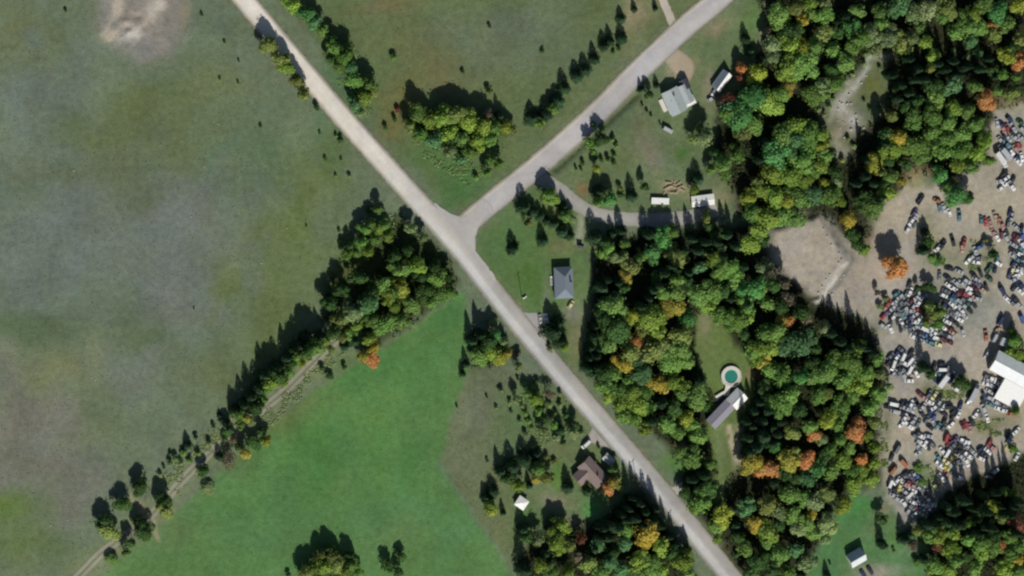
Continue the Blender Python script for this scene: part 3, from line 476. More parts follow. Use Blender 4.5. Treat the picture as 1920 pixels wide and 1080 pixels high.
 'wood_ne': ('in the wood east of the stream bed', '1653 22 14 g;1674 13 16 b;1666 68 16 p;1691 80 14 o;1637 311 14 l;1639 295 11 o;1685 259 16 G;1674 280 16 m;1716 274 18 g;1712 218 14 g;1674 218 10 o;1670 330 12 g;1664 363 14 m;1637 388 16 g;1591 413 15 G;1620 378 12 d;1598 442 14 d;1610 458 12 d;1621 468 10 m;1692 12 14 b;1711 25 16 p;1742 19 18 p;1774 19 16 o;1767 32 12 g;1824 28 14 m;1849 6 14 g;1871 22 16 e;1911 10 14 l;1817 51 18 g;1836 53 14 g;1860 47 10 O;1865 66 12 o;1821 76 14 b;1790 61 12 g;1890 45 12 g;1911 73 12 o;1886 107 12 l;1912 118 14 O;1736 78 12 m;1709 73 12 p;1690 86 12 m;1752 103 11 m;1745 126 9 o;1811 107 7 p;1786 93 5 p;1834 98 8 b;1797 188 6 r;1850 184 16 O;1897 174 14 o;1747 161 14 d;1787 161 14 b;1757 184 14 g;1827 161 12 g;1787 201 13 m;1747 218 16 g;1780 228 15 g;1813 208 14 g;1830 234 14 g;1847 261 16 m;1747 248 14 g;1780 261 16 g;1807 251 14 g;1727 268 14 g;1713 234 12 g;1763 284 14 g;1800 284 16 g;1833 288 14 m;1853 301 10 g;1763 328 13 e;1730 294 14 g;1820 311 12 g;1797 311 12 m;1743 131 8 o;1677 168 7 o;1667 214 9 o;1790 340 9 N;1792 366 18 e;1815 372 11 d;1780 352 12 g;1700 310 10 d;1690 340 9 y;1660 345 10 d;1880 140 10 g;1905 145 10 g;1860 130 10 d;1870 170 10 g;1805 30 12 g;1650 45 12 g;1725 50 10 g;1900 90 10 d;1720 190 12 d;1700 200 10 d;1660 250 9 d 16;1690 160 10 C 18;1720 130 10 C 18;1775 130 10 C 18;1800 140 9 C 17;1840 130 9 C 16;1640 345 10 C 16;1665 300 9 d;1705 110 10 C 17;1715 150 10 C 18;1735 150 9 C 17;1760 120 9 C 17;1790 115 9 C 17;1815 125 10 C 17;1855 110 9 C 16;1865 145 9 C 15;1675 140 9 C 17;1685 185 10 C 16;1705 175 10 C 16;1660 270 10 C 17;1625 330 10 C 17;1650 320 10 C 17;1655 370 9 C 15;1625 300 9 C 16;1608 345 9 C 16'),
 'wood_se': ('in the south-east corner wood', '1884 923 10 g;1901 925 8 m;1867 949 10 l;1842 957 10 g;1878 972 9 o;1818 980 10 g;1823 968 7 g;1837 976 7 p;1861 977 5 p;1911 983 13 r;1741 1003 12 g;1762 1001 11 m;1783 999 11 g;1758 1010 12 m;1788 1005 10 m;1760 1024 9 r;1783 1028 13 m;1816 1012 12 g;1833 1024 12 g;1862 1028 14 g;1842 1039 12 m;1877 1022 10 O;1912 1024 12 g;1895 1008 12 g;1864 1008 12 d;1812 1044 12 d;1910 1050 11 G;1792 1053 13 g;1750 1061 14 g;1780 1070 12 m;1830 1066 14 g;1880 1066 14 m;1908 1076 12 g;1698 1012 13 C 12;1712 1020 9 N;1658 1022 11 C 12;1655 976 9 d;1734 1050 10 C 10;1717 1054 7 g;1676 1032 4 d;1533 1051 3 d;1556 1057 3 d;1505 1078 9 C;1553 1080 8 C;1858 990 12 C 24;1890 965 12 C 26;1830 1000 12 C 22;1800 985 12 C 20;1775 980 12 C 18;1908 940 11 C 22;1850 1015 12 g;1895 1035 12 g;1740 985 11 C 17;1760 970 10 C 19;1825 955 11 C 22;1868 925 10 C 20;1790 960 11 C 20;1810 940 11 C 20;1845 930 10 C 20;1775 950 10 C 18;1850 960 11 C 22;1875 950 10 C 22;1830 975 10 C 20;1900 950 10 C 22;1752 985 10 C 17;1905 1000 12 C 20;1720 995 8 o'),
 'hedge_w': ('in the belt beside the pasture', '683 430 10 g;677 455 11 g;697 419 10 g;707 429 10 m;720 424 10 g;727 442 11 m;657 462 8 d;667 475 10 g;640 452 5 d;693 392 7 d;710 392 8 g;650 480 8 g;690 470 10 m;705 450 11 g;782 497 15 m 15;760 502 13 g 15;748 509 13 g;716 535 15 g 16;752 540 15 l 15;735 549 15 g 15;770 429 10 p;793 445 9 p;820 525 17 g 14;843 549 13 g;802 545 17 d 14;827 552 15 g;660 589 17 p 15;690 569 17 b 16;730 550 16 m;807 565 13 g;773 569 15 g;740 575 12 m;723 609 17 g 13;693 635 11 m;750 602 13 g;700 652 11 G;693 673 15 O 10;684 668 10 y;648 650 10 C;665 640 12 C 12;592 650 14 g 19;577 656 12 d 19;557 668 13 g 17;563 681 9 l;526 706 15 d 17;542 698 11 g;508 718 13 m 15;636 600 15 o 16;620 570 12 d 15;640 545 12 d 15;700 600 13 g;670 610 12 m;790 520 12 d 14;765 470 11 d 13;740 480 11 d 14;815 500 12 d;672 520 12 d 15;603 690 6 d;617 706 7 d;645 688 6 d;840 520 10 d 12;700 545 13 d 16;650 570 11 p;577 634 12 C 15;602 632 11 C 15;560 650 12 C 15;540 672 12 C 15;522 690 12 C 14;497 706 12 C 14;512 700 11 d 15;486 730 12 C 14;550 680 11 d 15;610 640 10 m 13;626 625 12 d 15;532 715 10 m;575 668 10 g;500 728 10 g;642 630 10 o;620 655 8 o;655 625 10 g'),
 'track': ('along the farm track', '478 764 15 d 15;448 778 11 g 13;464 785 10 l;458 760 12 C 14;472 745 12 C 15;440 770 10 C 12;492 748 10 g;470 790 9 p;452 796 8 g;425 790 7 d;420 822 7 d;446 838 8 d;400 800 5 d;392 830 6 p;372 850 6 g;345 850 6 g;318 868 6 g;300 890 5 p;413 780 6 C 4;353 836 9 C 7;367 820 5 d;330 860 7 g;357 864 6 g;307 877 4 d;427 808 9 d;438 824 8 N;413 858 9 C 7;431 864 15 N 8;477 830 13 d 9;488 808 8 d;498 826 9 l;460 850 11 y;381 884 11 d 8;390 914 13 p 4;266 912 14 d 10;232 945 13 d 10;203 996 17 o 12;196 978 15 d 11;313 958 14 o 12;308 940 13 d 11;272 1000 16 d 11;265 984 13 d 10;246 1018 9 d;213 1050 11 g 5;237 1037 8 g;340 868 6 p;320 850 4 d'),
 'clump': ('in the clump by the gravel road', '930 629 11 e 12;920 662 17 m 11;938 670 15 l 10;899 667 15 g 11;952 662 10 y;972 686 8 p;869 702 6 C;971 662 7 N;876 684 7 C;887 640 10 C 14;915 640 14 d 15;903 628 12 C 15;925 605 10 p 4;945 640 8 p'),
 'scrub': ('in the scrub field', '940 732 6 p;971 711 4 d;984 722 6 g;1005 714 5 d;958 771 4 d;1028 740 9 N;1005 748 11 m;969 748 8 p;990 738 8 g;1021 784 9 d;1060 779 7 d;1052 807 10 C;1039 797 8 g;1080 797 8 d;997 802 7 p;1021 810 9 p;1075 813 9 p;1055 830 7 d;913 744 3 d;914 864 4 d;857 762 3 d;1010 770 8 g;1030 760 7 p;985 775 7 g;1000 728 7 g;1015 760 7 m;978 762 6 p;1040 775 6 g;1050 760 6 p;992 790 6 g;975 790 5 g;955 755 5 p;1065 795 7 p;1090 812 6 p;1045 820 7 p;985 815 6 p;930 765 4 p;1050 738 5 p;1000 838 6 p'),
 'brown_house': ('in the brown-roofed house garden', '1010 880 13 g;1023 896 14 o;1006 899 8 y;974 912 11 m;962 876 15 C 12;986 862 15 C 12;1006 852 12 C 11;950 898 11 d;940 885 10 C 12;926 922 12 C 10;911 934 9 C;920 948 10 m;922 959 9 l;945 962 6 C;994 911 8 C;1068 914 12 C 12;1103 922 11 C 9;1150 904 13 y;1141 915 11 O;1158 898 9 o;1156 912 9 o;1114 865 6 d;1162 915 7 m;982 994 12 C;985 1008 11 d;1038 974 8 d;1053 985 10 m;1150 880 9 d;1122 838 4 d;1140 848 3 d;1152 855 4 d;1040 866 5 o;1025 856 6 o'),
 'wood_brown': ('in the wood below the brown house', '986 1069 14 C 14;1024 1039 10 C;1044 1019 16 m;1057 989 10 m;1009 1012 12 p;1069 1023 11 o;1090 1010 10 r;1122 1021 12 b;1175 992 12 g;1173 1019 11 b;1213 996 20 G;1211 1014 14 G;1240 1025 14 m;1196 1050 14 m;1227 1056 13 g;1283 1054 18 m;1262 1037 14 d;1144 1056 14 b;1165 1067 12 b;1102 1056 14 o;1065 1073 12 m;1035 1075 12 g;1128 1072 12 g;1242 1069 12 m;1221 1073 12 g;1160 990 13 C 22;1192 972 12 C 21;1225 975 12 C 20;1140 1008 12 C 19;1256 1006 9 C 15;1178 955 11 C 17;1200 945 10 C 16;1115 1030 11 C 15;1240 985 10 C 18;1290 1075 12 g;1150 1035 12 d;1190 1075 12 g;1085 1045 10 N;1014 1060 12 m;1268 1020 8 C 14;1210 960 10 C 18;1292 1030 7 C 12;1165 965 11 C 19;1145 985 11 C 19;1175 975 11 C 20;1205 985 10 C 18;1130 990 10 C 17;1128 1010 10 C 17;1185 935 9 C 14;1230 955 9 C 15'),
 'field_grove': ('in the grove within the green field', '602 1042 12 o;625 1046 14 o;607 1061 14 m;631 1062 14 o;586 1068 12 m;571 1077 12 o;658 1061 13 g;667 1076 12 g;645 1075 12 m;540 1079 6 d;564 1064 7 d;618 1030 10 d 11;653 1042 9 d 11;728 1059 10 d 8;752 1044 9 d 7;747 1073 10 d 8'),
 'yard': ('in the salvage yard', '1680 500 18 O 15;1682 494 11 y 16;1740 452 9 d;1734 470 10 C 12;1738 436 8 C 11;1748 484 9 g;1742 600 9 N;1752 590 12 o;1745 576 10 o;1738 606 8 m;1760 606 10 g;1766 585 8 g;1722 540 7 d 7;1738 536 9 d 8;1750 540 8 d 8;1737 690 11 C 18;1745 702 9 d;1800 716 11 d;1812 722 9 d;1905 640 13 g;1897 622 8 g;1912 662 12 m;1893 660 8 m;1862 478 8 d;1848 450 6 o;1757 490 9 b 4;1728 905 8 g 3;1722 880 9 g 3;1646 548 5 N 7;1660 560 6 p 4;1650 575 6 p 4;1905 770 8 g;1900 842 8 g'),
 'pasture_bush': ('out in the pasture', '446 155 2.5 d;448 115 2.5 d;378 27 3 d;421 81 3 o;123 20 3 d;489 237 3 o;413 149 3 o;483 669 3 o;364 579 2 d;575 425 2.5 o;636 432 3 d;600 250 3 g;610 300 4 m;640 300 3 g;655 330 4 p;630 330 3 m'),
}

def tree_spec(zone, x, y, r, k, H):
    R_ = r / 4.0; cc = np.array(FOL[k][0]) * (rng.uniform(.9, 1.12) if k in 'OG' else rng.uniform(.66, 1.22)) * rng.uniform(.95, 1.05, 3)
    if k == 'C': kind = 'conifer' if r > 5 else 'shrub'
    elif H is None and r <= 7: kind = 'shrub'
    else: kind = 'tree'
    if H is None: H = {'conifer': 1.9 * R_ + 2.6, 'tree': 1.9 * R_ + 3.8, 'shrub': 1.7 * R_ + .5}[kind]
    else: H *= .92 if zone.startswith('wood') else .78
    H *= rng.uniform(.95, 1.05)
    if k == 'C': H *= rng.uniform(.8, 1.15)
    if zone == 'row_ne': H *= .82
    if kind == 'conifer': rz = H * .48
    elif kind == 'shrub': rz = H * .55
    else: rz = max(R_ * 1.05, H * (.43 if zone.startswith('wood') else .50))
    rz = min(rz, H * .55); hc = H - rz
    b = P(x, y, hc + (rz * .25 if kind == 'tree' else 0)); gz = float(ground_z(b[0], b[1])) - 0.03
    sy = rng.uniform(.76, 1.24); rr = R_ * {'shrub': 1.1, 'conifer': 1.1, 'tree': 1.36 if zone.startswith('wood') else 1.2}[kind]
    return dict(zone=zone, x=x, y=y, r=r, k=k, kind=kind, H=H, hc=hc, R=R_, loc=(float(b[0]), float(b[1]), gz), rz=rng.uniform(0, 6.28), s=(rr, rr * sy, rz), c=cc)

def make_tree(t, vi):
    kind, k = t['kind'], t['k']
    root = thing({'tree': 'broadleaf_tree', 'conifer': 'conifer_tree', 'shrub': 'shrub'}[kind], '', {'tree': 'tree', 'conifer': 'conifer', 'shrub': 'shrub'}[kind], t['loc'], t['rz'])
    if kind == 'shrub': me = SH[vi % len(SH)]
    elif kind == 'conifer': me = CO[vi % len(CO)]
    else: me = (SP if k in 'Nr' else BL)[vi % (3 if k in 'Nr' else len(BL))]
    cr = ob('crown', me, None, root, (0, 0, t['hc']), 0, t['s']); cr.color = (*[float(v) for v in t['c']], 1)
    H = t['H']
    if kind == 'shrub': ob('stem', STEM, None, root, (0, 0, 0), 0, (t['R'], t['R'], t['hc']))
    else: ob('trunk', TRC if kind == 'conifer' else TR[vi % 3], None, root, (0, 0, 0), 0, (H, H, H * (1 if kind == 'conifer' else .98)))
    return root

SPECS = []
for zone, (phrase, txt) in TREES.items():
    for e in txt.split(';'):
        p = e.split(); SPECS.append(tree_spec(zone, float(p[0]), float(p[1]), float(p[2]), p[3], float(p[4]) if len(p) > 4 else None))
# the 300 broadleaf trees that show largest stand alone; the small crowns packed between them in the woods form one mass
bro = sorted([t for t in SPECS if t['kind'] == 'tree'], key=lambda t: -(t['r'] + (5 if not t['zone'].startswith('wood') else 0) + (2.5 if t['k'] in 'OGrlyN' else 0)))
single = set(id(t) for t in bro[:300]); rest = bro[300:]
vi = 0
for zone, (phrase, txt) in TREES.items():
    recs = []
    for t in SPECS:
        if t['zone'] != zone or (t['kind'] == 'tree' and id(t) not in single): continue
        o = make_tree(t, vi); vi += 1; kind = t['kind']; r = t['r']
        size = 'small ' if r < (6 if kind == 'shrub' else 10) else ('large ' if r >= 17 else '')
        kw = {'tree': 'broadleaf tree', 'conifer': 'conifer', 'shrub': 'bush'}[kind]
        recs.append((o, t['x'], t['y'], size + FOL[t['k']][1] + ' ' + kw))
    groups = {}
    for rcd in recs: groups.setdefault(rcd[3], []).append(rcd)
    for desc, L in groups.items():
        halves = [('', L)]
        if len(L) > 6:
            ys_ = sorted(q[2] for q in L); mid = ys_[len(L) // 2]
            halves = [('northern ', [q for q in L if q[2] < mid]), ('southern ', [q for q in L if q[2] >= mid])]
        for hw, M_ in halves:
            M_.sort(key=lambda q: q[1])
            for i, q in enumerate(M_):
                if len(M_) == 1: lab = '%s%s %s' % (hw, desc, phrase)
                elif len(M_) == 2: lab = '%s %s%s %s' % (('western', 'eastern')[i], hw, desc, phrase)
                else: lab = '%s%s %s, %s from west' % (hw, desc, phrase, ordinal(i))
                q[0]['label'] = lab; q[0]['group'] = ('trees ' if 'bush' not in desc else 'bushes ') + phrase
LOW = []
for s_ in range(6):
    m_ = broadleaf(200 + s_, 1100, 11, .115); LOW.append(np.array([v.co[:] for v in m_.vertices]))
vv, cc_ = [], []
for i, t in enumerate(rest):
    v = LOW[i % 6] * np.array(t['s']); ca, sa = math.cos(t['rz']), math.sin(t['rz'])
    v = np.stack([v[:, 0] * ca - v[:, 1] * sa, v[:, 0] * sa + v[:, 1] * ca, v[:, 2] + t['hc']], -1) + np.array(t['loc'])
    vv.append(v); cc_.append(np.tile(t['c'], (len(v), 1)))
vv = np.concatenate(vv); M_MASS = M_LEAF.copy(); M_MASS.name = 'leaves_of_the_wood'
at_ = M_MASS.node_tree.nodes.new('ShaderNodeAttribute'); at_.attribute_name = 'Col'
for l in list(M_MASS.node_tree.links):
    if l.from_node.type == 'OBJECT_INFO': M_MASS.node_tree.links.new(at_.outputs['Color'], l.to_socket)
o = ob('woodland_canopy', mesh('woodland_canopy', vv, np.arange(len(vv)).reshape(-1, 4), np.concatenate(cc_)), M_MASS)
o['label'] = 'mass of smaller crowns packed between the big trees of the woods'; o['category'] = 'woodland'; structure(o, 'stuff')

# low brush under the woods
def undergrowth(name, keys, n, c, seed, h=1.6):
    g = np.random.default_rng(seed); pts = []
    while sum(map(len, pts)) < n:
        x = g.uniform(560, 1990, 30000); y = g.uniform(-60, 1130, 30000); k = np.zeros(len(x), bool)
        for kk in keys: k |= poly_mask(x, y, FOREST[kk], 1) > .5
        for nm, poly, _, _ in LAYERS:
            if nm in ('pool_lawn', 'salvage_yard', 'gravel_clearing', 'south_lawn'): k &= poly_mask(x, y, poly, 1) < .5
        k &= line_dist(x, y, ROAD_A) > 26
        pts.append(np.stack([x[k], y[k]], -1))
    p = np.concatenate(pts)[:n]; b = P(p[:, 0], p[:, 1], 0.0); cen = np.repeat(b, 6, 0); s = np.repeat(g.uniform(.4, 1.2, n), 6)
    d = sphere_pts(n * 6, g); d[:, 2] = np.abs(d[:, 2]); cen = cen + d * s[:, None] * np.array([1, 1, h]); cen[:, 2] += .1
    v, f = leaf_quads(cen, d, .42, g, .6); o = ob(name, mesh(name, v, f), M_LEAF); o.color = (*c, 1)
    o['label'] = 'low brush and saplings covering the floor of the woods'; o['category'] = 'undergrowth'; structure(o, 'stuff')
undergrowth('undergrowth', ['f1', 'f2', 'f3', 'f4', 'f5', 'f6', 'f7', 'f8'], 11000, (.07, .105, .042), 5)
g = np.random.default_rng(77); keep = []
tx = g.uniform(-262, 262, 90000); ty_ = g.uniform(-150, 150, 90000); tpx, tpy = toPx(tx, ty_)
ti = np.clip(np.round(tx + NXM).astype(int), 0, nx - 1); tj = np.clip(np.round(ty_ + NYM).astype(int), 0, ny - 1); tr_ = REG.reshape(ny, nx)[tj, ti]
dens = np.zeros(len(NAMES))
for nm, dv in (('pasture', .35), ('meadow', .4), ('scrub_field', .9), ('hay_field', .15), ('homestead_lawn', .4), ('brown_house_lawn', .6), ('dirt_pit', .15)): dens[NAMES.index(nm)] = dv
k = g.random(len(tx)) < dens[tr_] * (vnoise(tpx, tpy, 26, 21) * 1.1 - .15) * (vnoise(tpx, tpy, 7, 22) + .2)
k &= (line_dist(tpx, tpy, ROAD_A) > 23) & (line_dist(tpx, tpy, ROAD_B) > 25)
tx, ty_, tr_, ti, tj = tx[k], ty_[k], tr_[k], ti[k], tj[k]; n = len(tx); base = np.stack([tx, ty_, ground_z(tx, ty_)], -1)
cen = np.repeat(base, 3, 0); d = sphere_pts(n * 3, g); d[:, 2] = np.abs(d[:, 2]) + .5; sz = np.repeat(g.uniform(.12, .34, n), 3); cen = cen + d * sz[:, None] * np.array([1, 1, .35])
v, f = leaf_quads(cen, d * np.array([.15, .15, 1]), .22, g, .10); cg = C.reshape(ny, nx, 3)[tj, ti] * g.uniform(1.0, 1.5, n)[:, None] * np.array([1.0, 1.03, .88])
o = ob('grass_tufts', mesh('grass_tufts', v, f, np.repeat(cg, 12, 0)), M_MASS); o['label'] = 'tufts of rough grass scattered over the fields'; o['category'] = 'grass'; structure(o, 'stuff')
def brush(name, polys, n, c, seed, label):
    g = np.random.default_rng(seed); pts = []
    while sum(map(len, pts)) < n:
        x = g.uniform(100, 1900, 40000); y = g.uniform(0, 1080, 40000); k = np.zeros(len(x), bool)
        for pl in polys: k |= poly_mask(x, y, pl, 1) > .5
        k &= vnoise(x, y, 14, 31) > .52; k &= line_dist(x, y, ROAD_A) > 24; k &= line_dist(x, y, ROAD_B) > 26
        pts.append(np.stack([x[k], y[k]], -1))
    p = np.concatenate(pts)[:n]; b = P(p[:, 0], p[:, 1], 0.0); cen = np.repeat(b, 6, 0); s = np.repeat(g.uniform(.2, .6, n), 6)
    d = sphere_pts(n * 6, g); d[:, 2] = np.abs(d[:, 2]) + .3; cen = cen + d * s[:, None] * np.array([1, 1, .55]); cen[:, 2] += .04
    v, f = leaf_quads(cen, d, .30, g, .25); o = ob(name, mesh(name, v, f), M_LEAF); o.color = (*c, 1)
    o['label'] = label; o['category'] = 'brush'; structure(o, 'stuff')
brush('scrub_brush', [[(980, 720), (1060, 745), (1090, 810), (1010, 840), (970, 790)], [(770, 270), (950, 260), (960, 300), (880, 350), (800, 300)], [(600, 60), (650, 60), (710, 170), (690, 220), (640, 170)], [(640, 440), (740, 390), (740, 460), (650, 500)]], 1500, (.26, .39, .16), 12, 'low weeds and brush in the rough grass by the roads')
brush('yard_weeds', [[(1725, 570), (1775, 565), (1785, 610), (1740, 615)], [(1745, 720), (1815, 715), (1805, 750), (1755, 748)], [(1715, 875), (1745, 870), (1765, 930), (1735, 950)], [(1825, 785), (1885, 785), (1880, 820), (1835, 815)], [(1820, 450), (1865, 460), (1860, 510), (1815, 505)], [(1735, 430), (1775, 470), (1770, 500), (1740, 495)], [(1895, 600), (1919, 610), (1919, 680), (1890, 670)], [(1652, 700), (1665, 700), (1665, 880), (1652, 880)], [(1895, 420), (1919, 420), (1919, 520), (1895, 520)]], 1100, (.20, .29, .105), 14, 'weeds growing between the wrecks of the salvage yard')
brush('track_weeds', [[(290, 905), (420, 775), (460, 800), (330, 930)], [(470, 790), (620, 660), (650, 660), (500, 810)]], 700, (.32, .40, .19), 13, 'pale weeds growing along the farm track')

# ------------------------------------------------------------------ buildings
M_WALL_W = plain('white_siding', (205, 203, 196), .7, .3, .08, 3); M_WALL_T = plain('tan_siding', (168, 156, 138), .8, .3, .1, 3); M_WALL_B = plain('brick_brown', (140, 105, 88), .9, .2, .15, 4)
M_ROOF_G = plain('grey_shingle', (112, 122, 132), .85, .3, .13, 2.2); M_ROOF_P = plain('pale_roofing', (158, 166, 166), .7, .35, .10, 1.2); M_ROOF_B = plain('brown_shingle', (124, 110, 106), .9, .25, .16, 2.2)
M_ROOF_W = plain('white_metal_roof', (228, 228, 224), .35, .5, .06, .8); M_ROOF_V = plain('grey_violet_roofing', (134, 132, 142), .8, .3, .12, 1.5); M_ROOF_D = plain('dark_roofing', (62, 64, 78), .8, .3, .15, 2)
M_ROOF_S = plain('silver_metal_roof', (192, 198, 200), .45, .5, .10, .5); M_GLASS = plain('window_glass', (38, 44, 52), .08, .6, .05, 1); M_TRIM = plain('white_trim', (222, 222, 216), .6, .3, .05, 2)
M_DOOR = plain('door_paint', (120, 84, 66), .6, .3, .1, 4); M_DECK = plain('pale_deck_boards', (206, 203, 192), .8, .2, .12, 2.5); M_CONC = plain('concrete', (150, 148, 142), .95, .2, .15, 2); M_BRICK = plain('chimney_brick', (96, 78, 70), .95, .2, .2, 5)
M_WOOD = plain('weathered_log', (176, 156, 130), .95, .1, .2, 3); M_STONE = plain('field_stone', (166, 162, 154), .95, .2, .2, 2); M_TYRE = plain('tyre_rubber', (38, 38, 40), .9, .2, .1, 5); M_DARK = plain('dark_metal', (70, 70, 74), .6, .4, .15, 3)

def gable_roof(L, W, rise, oh=.4, th=.14, z=0.0, x0=None, x1=None):
    b = MB(); hl = L / 2 + oh; hw = W / 2 + oh; r2 = rise * (hw / (W / 2)); zl = z - (r2 - rise)
    a0 = -hl if x0 is None else x0; a1 = hl if x1 is None else x1
    for s in (-1, 1):
        p = [(a0, s * hw, zl), (a1, s * hw, zl), (a1, 0, z + rise), (a0, 0, z + rise)]
        if s > 0: p = [p[1], p[0], p[3], p[2]]
        b.hexa(p + [(q[0], q[1], q[2] + th) for q in p])
    b.box(a0, a1, -.12, .12, z + rise + th - .06, z + rise + th + .05); return b

def hip_roof(L, W, rise, oh=.45, th=.14, z=0.0):
    b = MB(); hl = L / 2 + oh; hw = W / 2 + oh; r = hl - hw
    base = [(-hl, -hw, z), (hl, -hw, z), (hl, hw, z), (-hl, hw, z)]; rd = [(-r, 0, z + rise), (r, 0, z + rise)]
    v = base + [(x, y, q + th) for x, y, q in base] + [(x, y, q + th) for x, y, q in rd]
    return b.add(v, [(3, 2, 1, 0), (0, 1, 5, 4), (1, 2, 6, 5), (2, 3, 7, 6), (3, 0, 4, 7), (4, 5, 9, 8), (6, 7, 8, 9), (5, 6, 9), (7, 4, 8)])

def wall_box(L, W, h, rise=0.0):
    b = MB(); b.box(-L / 2, L / 2, -W / 2, W / 2, -.3, h)
    if rise:
        for s in (-1, 1):
            x = s * L / 2; x2 = x - s * .2
            v = [(x, -W / 2, h), (x, W / 2, h), (x, 0, h + rise - .02), (x2, -W / 2, h), (x2, W / 2, h), (x2, 0, h + rise - .02)]
            b.add(v, [(0, 1, 2), (5, 4, 3), (0, 2, 5, 3), (1, 4, 5, 2), (0, 3, 4, 1)])
    return b

def window(parent, x, y, z, w_, h_, side):
    if h_ < .3: return
    """side: 'y' wall faces +-y, 'x' wall faces +-x"""
    sx = 1 if (x if side == 'x' else y) > 0 else -1; f = MB(); g = MB()
    def bar(a0, a1, z0, z1, d0, d1, m):
        lo, hi = sorted((sx * d0, sx * d1))
        if side == 'y': m.box(x + a0, x + a1, y + lo, y + hi, z0, z1)
        else: m.box(x + lo, x + hi, y + a0, y + a1, z0, z1)
    t = .08
    bar(-w_ / 2 - t, w_ / 2 + t, z - t, z, .0, .08, f); bar(-w_ / 2 - t, w_ / 2 + t, z + h_, z + h_ + t, .0, .08, f)
    bar(-w_ / 2 - t, -w_ / 2, z, z + h_, .0, .08, f); bar(w_ / 2, w_ / 2 + t, z, z + h_, .0, .08, f)
    bar(-w_ / 2, w_ / 2, z, z + h_, .0, .03, g)
    fo = f.build('window', M_TRIM, parent); g.build('pane', M_GLASS, fo)

def building(name, label, cat, cx, cy, L, W, ang, h, rise, roof, wall, hip=False, chimney=None, nwin=3, door='y', flat=False, group=None, z0=0.0):
    p = P(cx, cy, h); gz = float(ground_z(p[0], p[1])) + z0
    t = thing(name, label, cat, (float(p[0]), float(p[1]), gz), -R(ang), group)
    wall_box(L, W, h, 0 if (hip or flat) else rise).build('wall', wall, t)
    rf = (hip_roof(L, W, rise, z=h) if hip else gable_roof(L, W, rise, z=h) if not flat else MB().box(-L / 2 - .1, L / 2 + .1, -W / 2 - .1, W / 2 + .1, h, h + .12)).build('roof', roof, t)
    if chimney: MB().box(chimney[0] - .35, chimney[0] + .35, chimney[1] - .35, chimney[1] + .35, h + .2, h + rise + .8).build('chimney', M_BRICK, rf)
    if door:
        s = -1; d = MB().box(-.5 + L * .12, .5 + L * .12, s * W / 2 - .06, s * W / 2 + .02, 0, 2.05).build('door', M_DOOR, t)
        MB().box(L * .12 + .32, L * .12 + .42, s * W / 2 - .12, s * W / 2 - .06, .95, 1.05).build('handle', M_DARK, d)
    for i in range(nwin):
        x = -L / 2 + (i + .5) * L / nwin
        if abs(x - L * .12) > 1.2: window(t, x, -W / 2, .95, 1.1, min(1.1, h - 1.4), 'y')
        window(t, x, W / 2, .95, 1.1, min(1.1, h - 1.4), 'y')
    if nwin > 2: window(t, -L / 2, 0, .95, 1.2, 1.1, 'x'); window(t, L / 2, 0, .95, 1.2, 1.1, 'x')
    return t

# grey hip-roofed house on the corner lot
H1 = building('house', 'grey hip-roofed house on the lawn at the road junction', 'house', 1057, 530, 14.0, 8.2, 88, 2.9, 2.6, M_ROOF_G, M_WALL_W, hip=True, chimney=(-.6, 3.0))
MB().box(-3.2, 1.2, -6.0, -4.25, 0, .45).build('porch', M_DECK, H1); MB().box(-1.9, 1.0, -6.2, -4.5, .45, .62).build('step', M_CONC, H1)
for x_ in (-3.0, 1.0):
    MB().box(x_ - .07, x_ + .07, -5.95, -5.81, .45, 1.4).build('post', M_TRIM, H1)
# pale homestead with a wing, deck and dark outbuilding
H2 = building('house', 'pale flat-pitched homestead house with east wing and white deck', 'house', 1265, 190, 11.4, 7.6, 64, 3.2, 1.3, M_ROOF_P, M_WALL_W, chimney=(-3.2, .6))
wg = wall_box(8.6, 4.6, 2.7, 1.0).build('wing', M_WALL_W, H2, loc=(-.6, 6.4, 0)); gable_roof(8.6, 4.6, 1.0, z=2.7).build('roof', M_ROOF_P, wg)
MB().box(-3.4, 2.8, -6.3, -4.3, 0, .55).build('deck', M_DECK, H2); lt = MB(); lt.hexa([(1.2, 3.9, 2.0), (5.6, 3.9, 2.0), (5.6, 9.6, 1.7), (1.2, 9.6, 1.7), (1.2, 3.9, 2.14), (5.6, 3.9, 2.14), (5.6, 9.6, 1.84), (1.2, 9.6, 1.84)]); lt.build('porch_roof', M_ROOF_W, H2); [MB().box(x_ - .06, x_ + .06, 9.3, 9.42, 0, 1.75).build('post', M_TRIM, H2) for x_ in (1.5, 5.3)]; [MB().tube((x_, y_, 3.3), (x_, y_, 4.6), .11, .11, 8).build('vent', M_DARK, H2) for x_, y_ in ((2.0, 1.2), (-1.0, -1.6))]; MB().box(-3.4, 4.9, -4.42, -4.26, 2.9, 3.05).build('gutter', M_TRIM, H2)
building('shed', 'small dark-roofed outbuilding touching the pale homestead house', 'shed', 1284, 158, 4.2, 3.6, 64, 2.4, .9, M_ROOF_D, M_WALL_T, nwin=1)
building('shed', 'long white steep-roofed shed with one blinding slope by reddish trees', 'shed', 1353, 152, 9.2, 4.6, -53, 2.3, 2.3, M_ROOF_W, M_WALL_T, nwin=2)
building('trailer_shed', 'narrow white flat-roofed shed beside the brush pile', 'shed', 1238, 377, 8.4, 2.8, 3, 1.5, .3, M_ROOF_W, M_WALL_W, flat=True, nwin=2)
building('shed', 'wide off-white gabled shed at the end of the driveway', 'shed', 1318, 376, 10.4, 4.4, -6, 1.7, .35, M_TRIM, M_WALL_W, nwin=2)
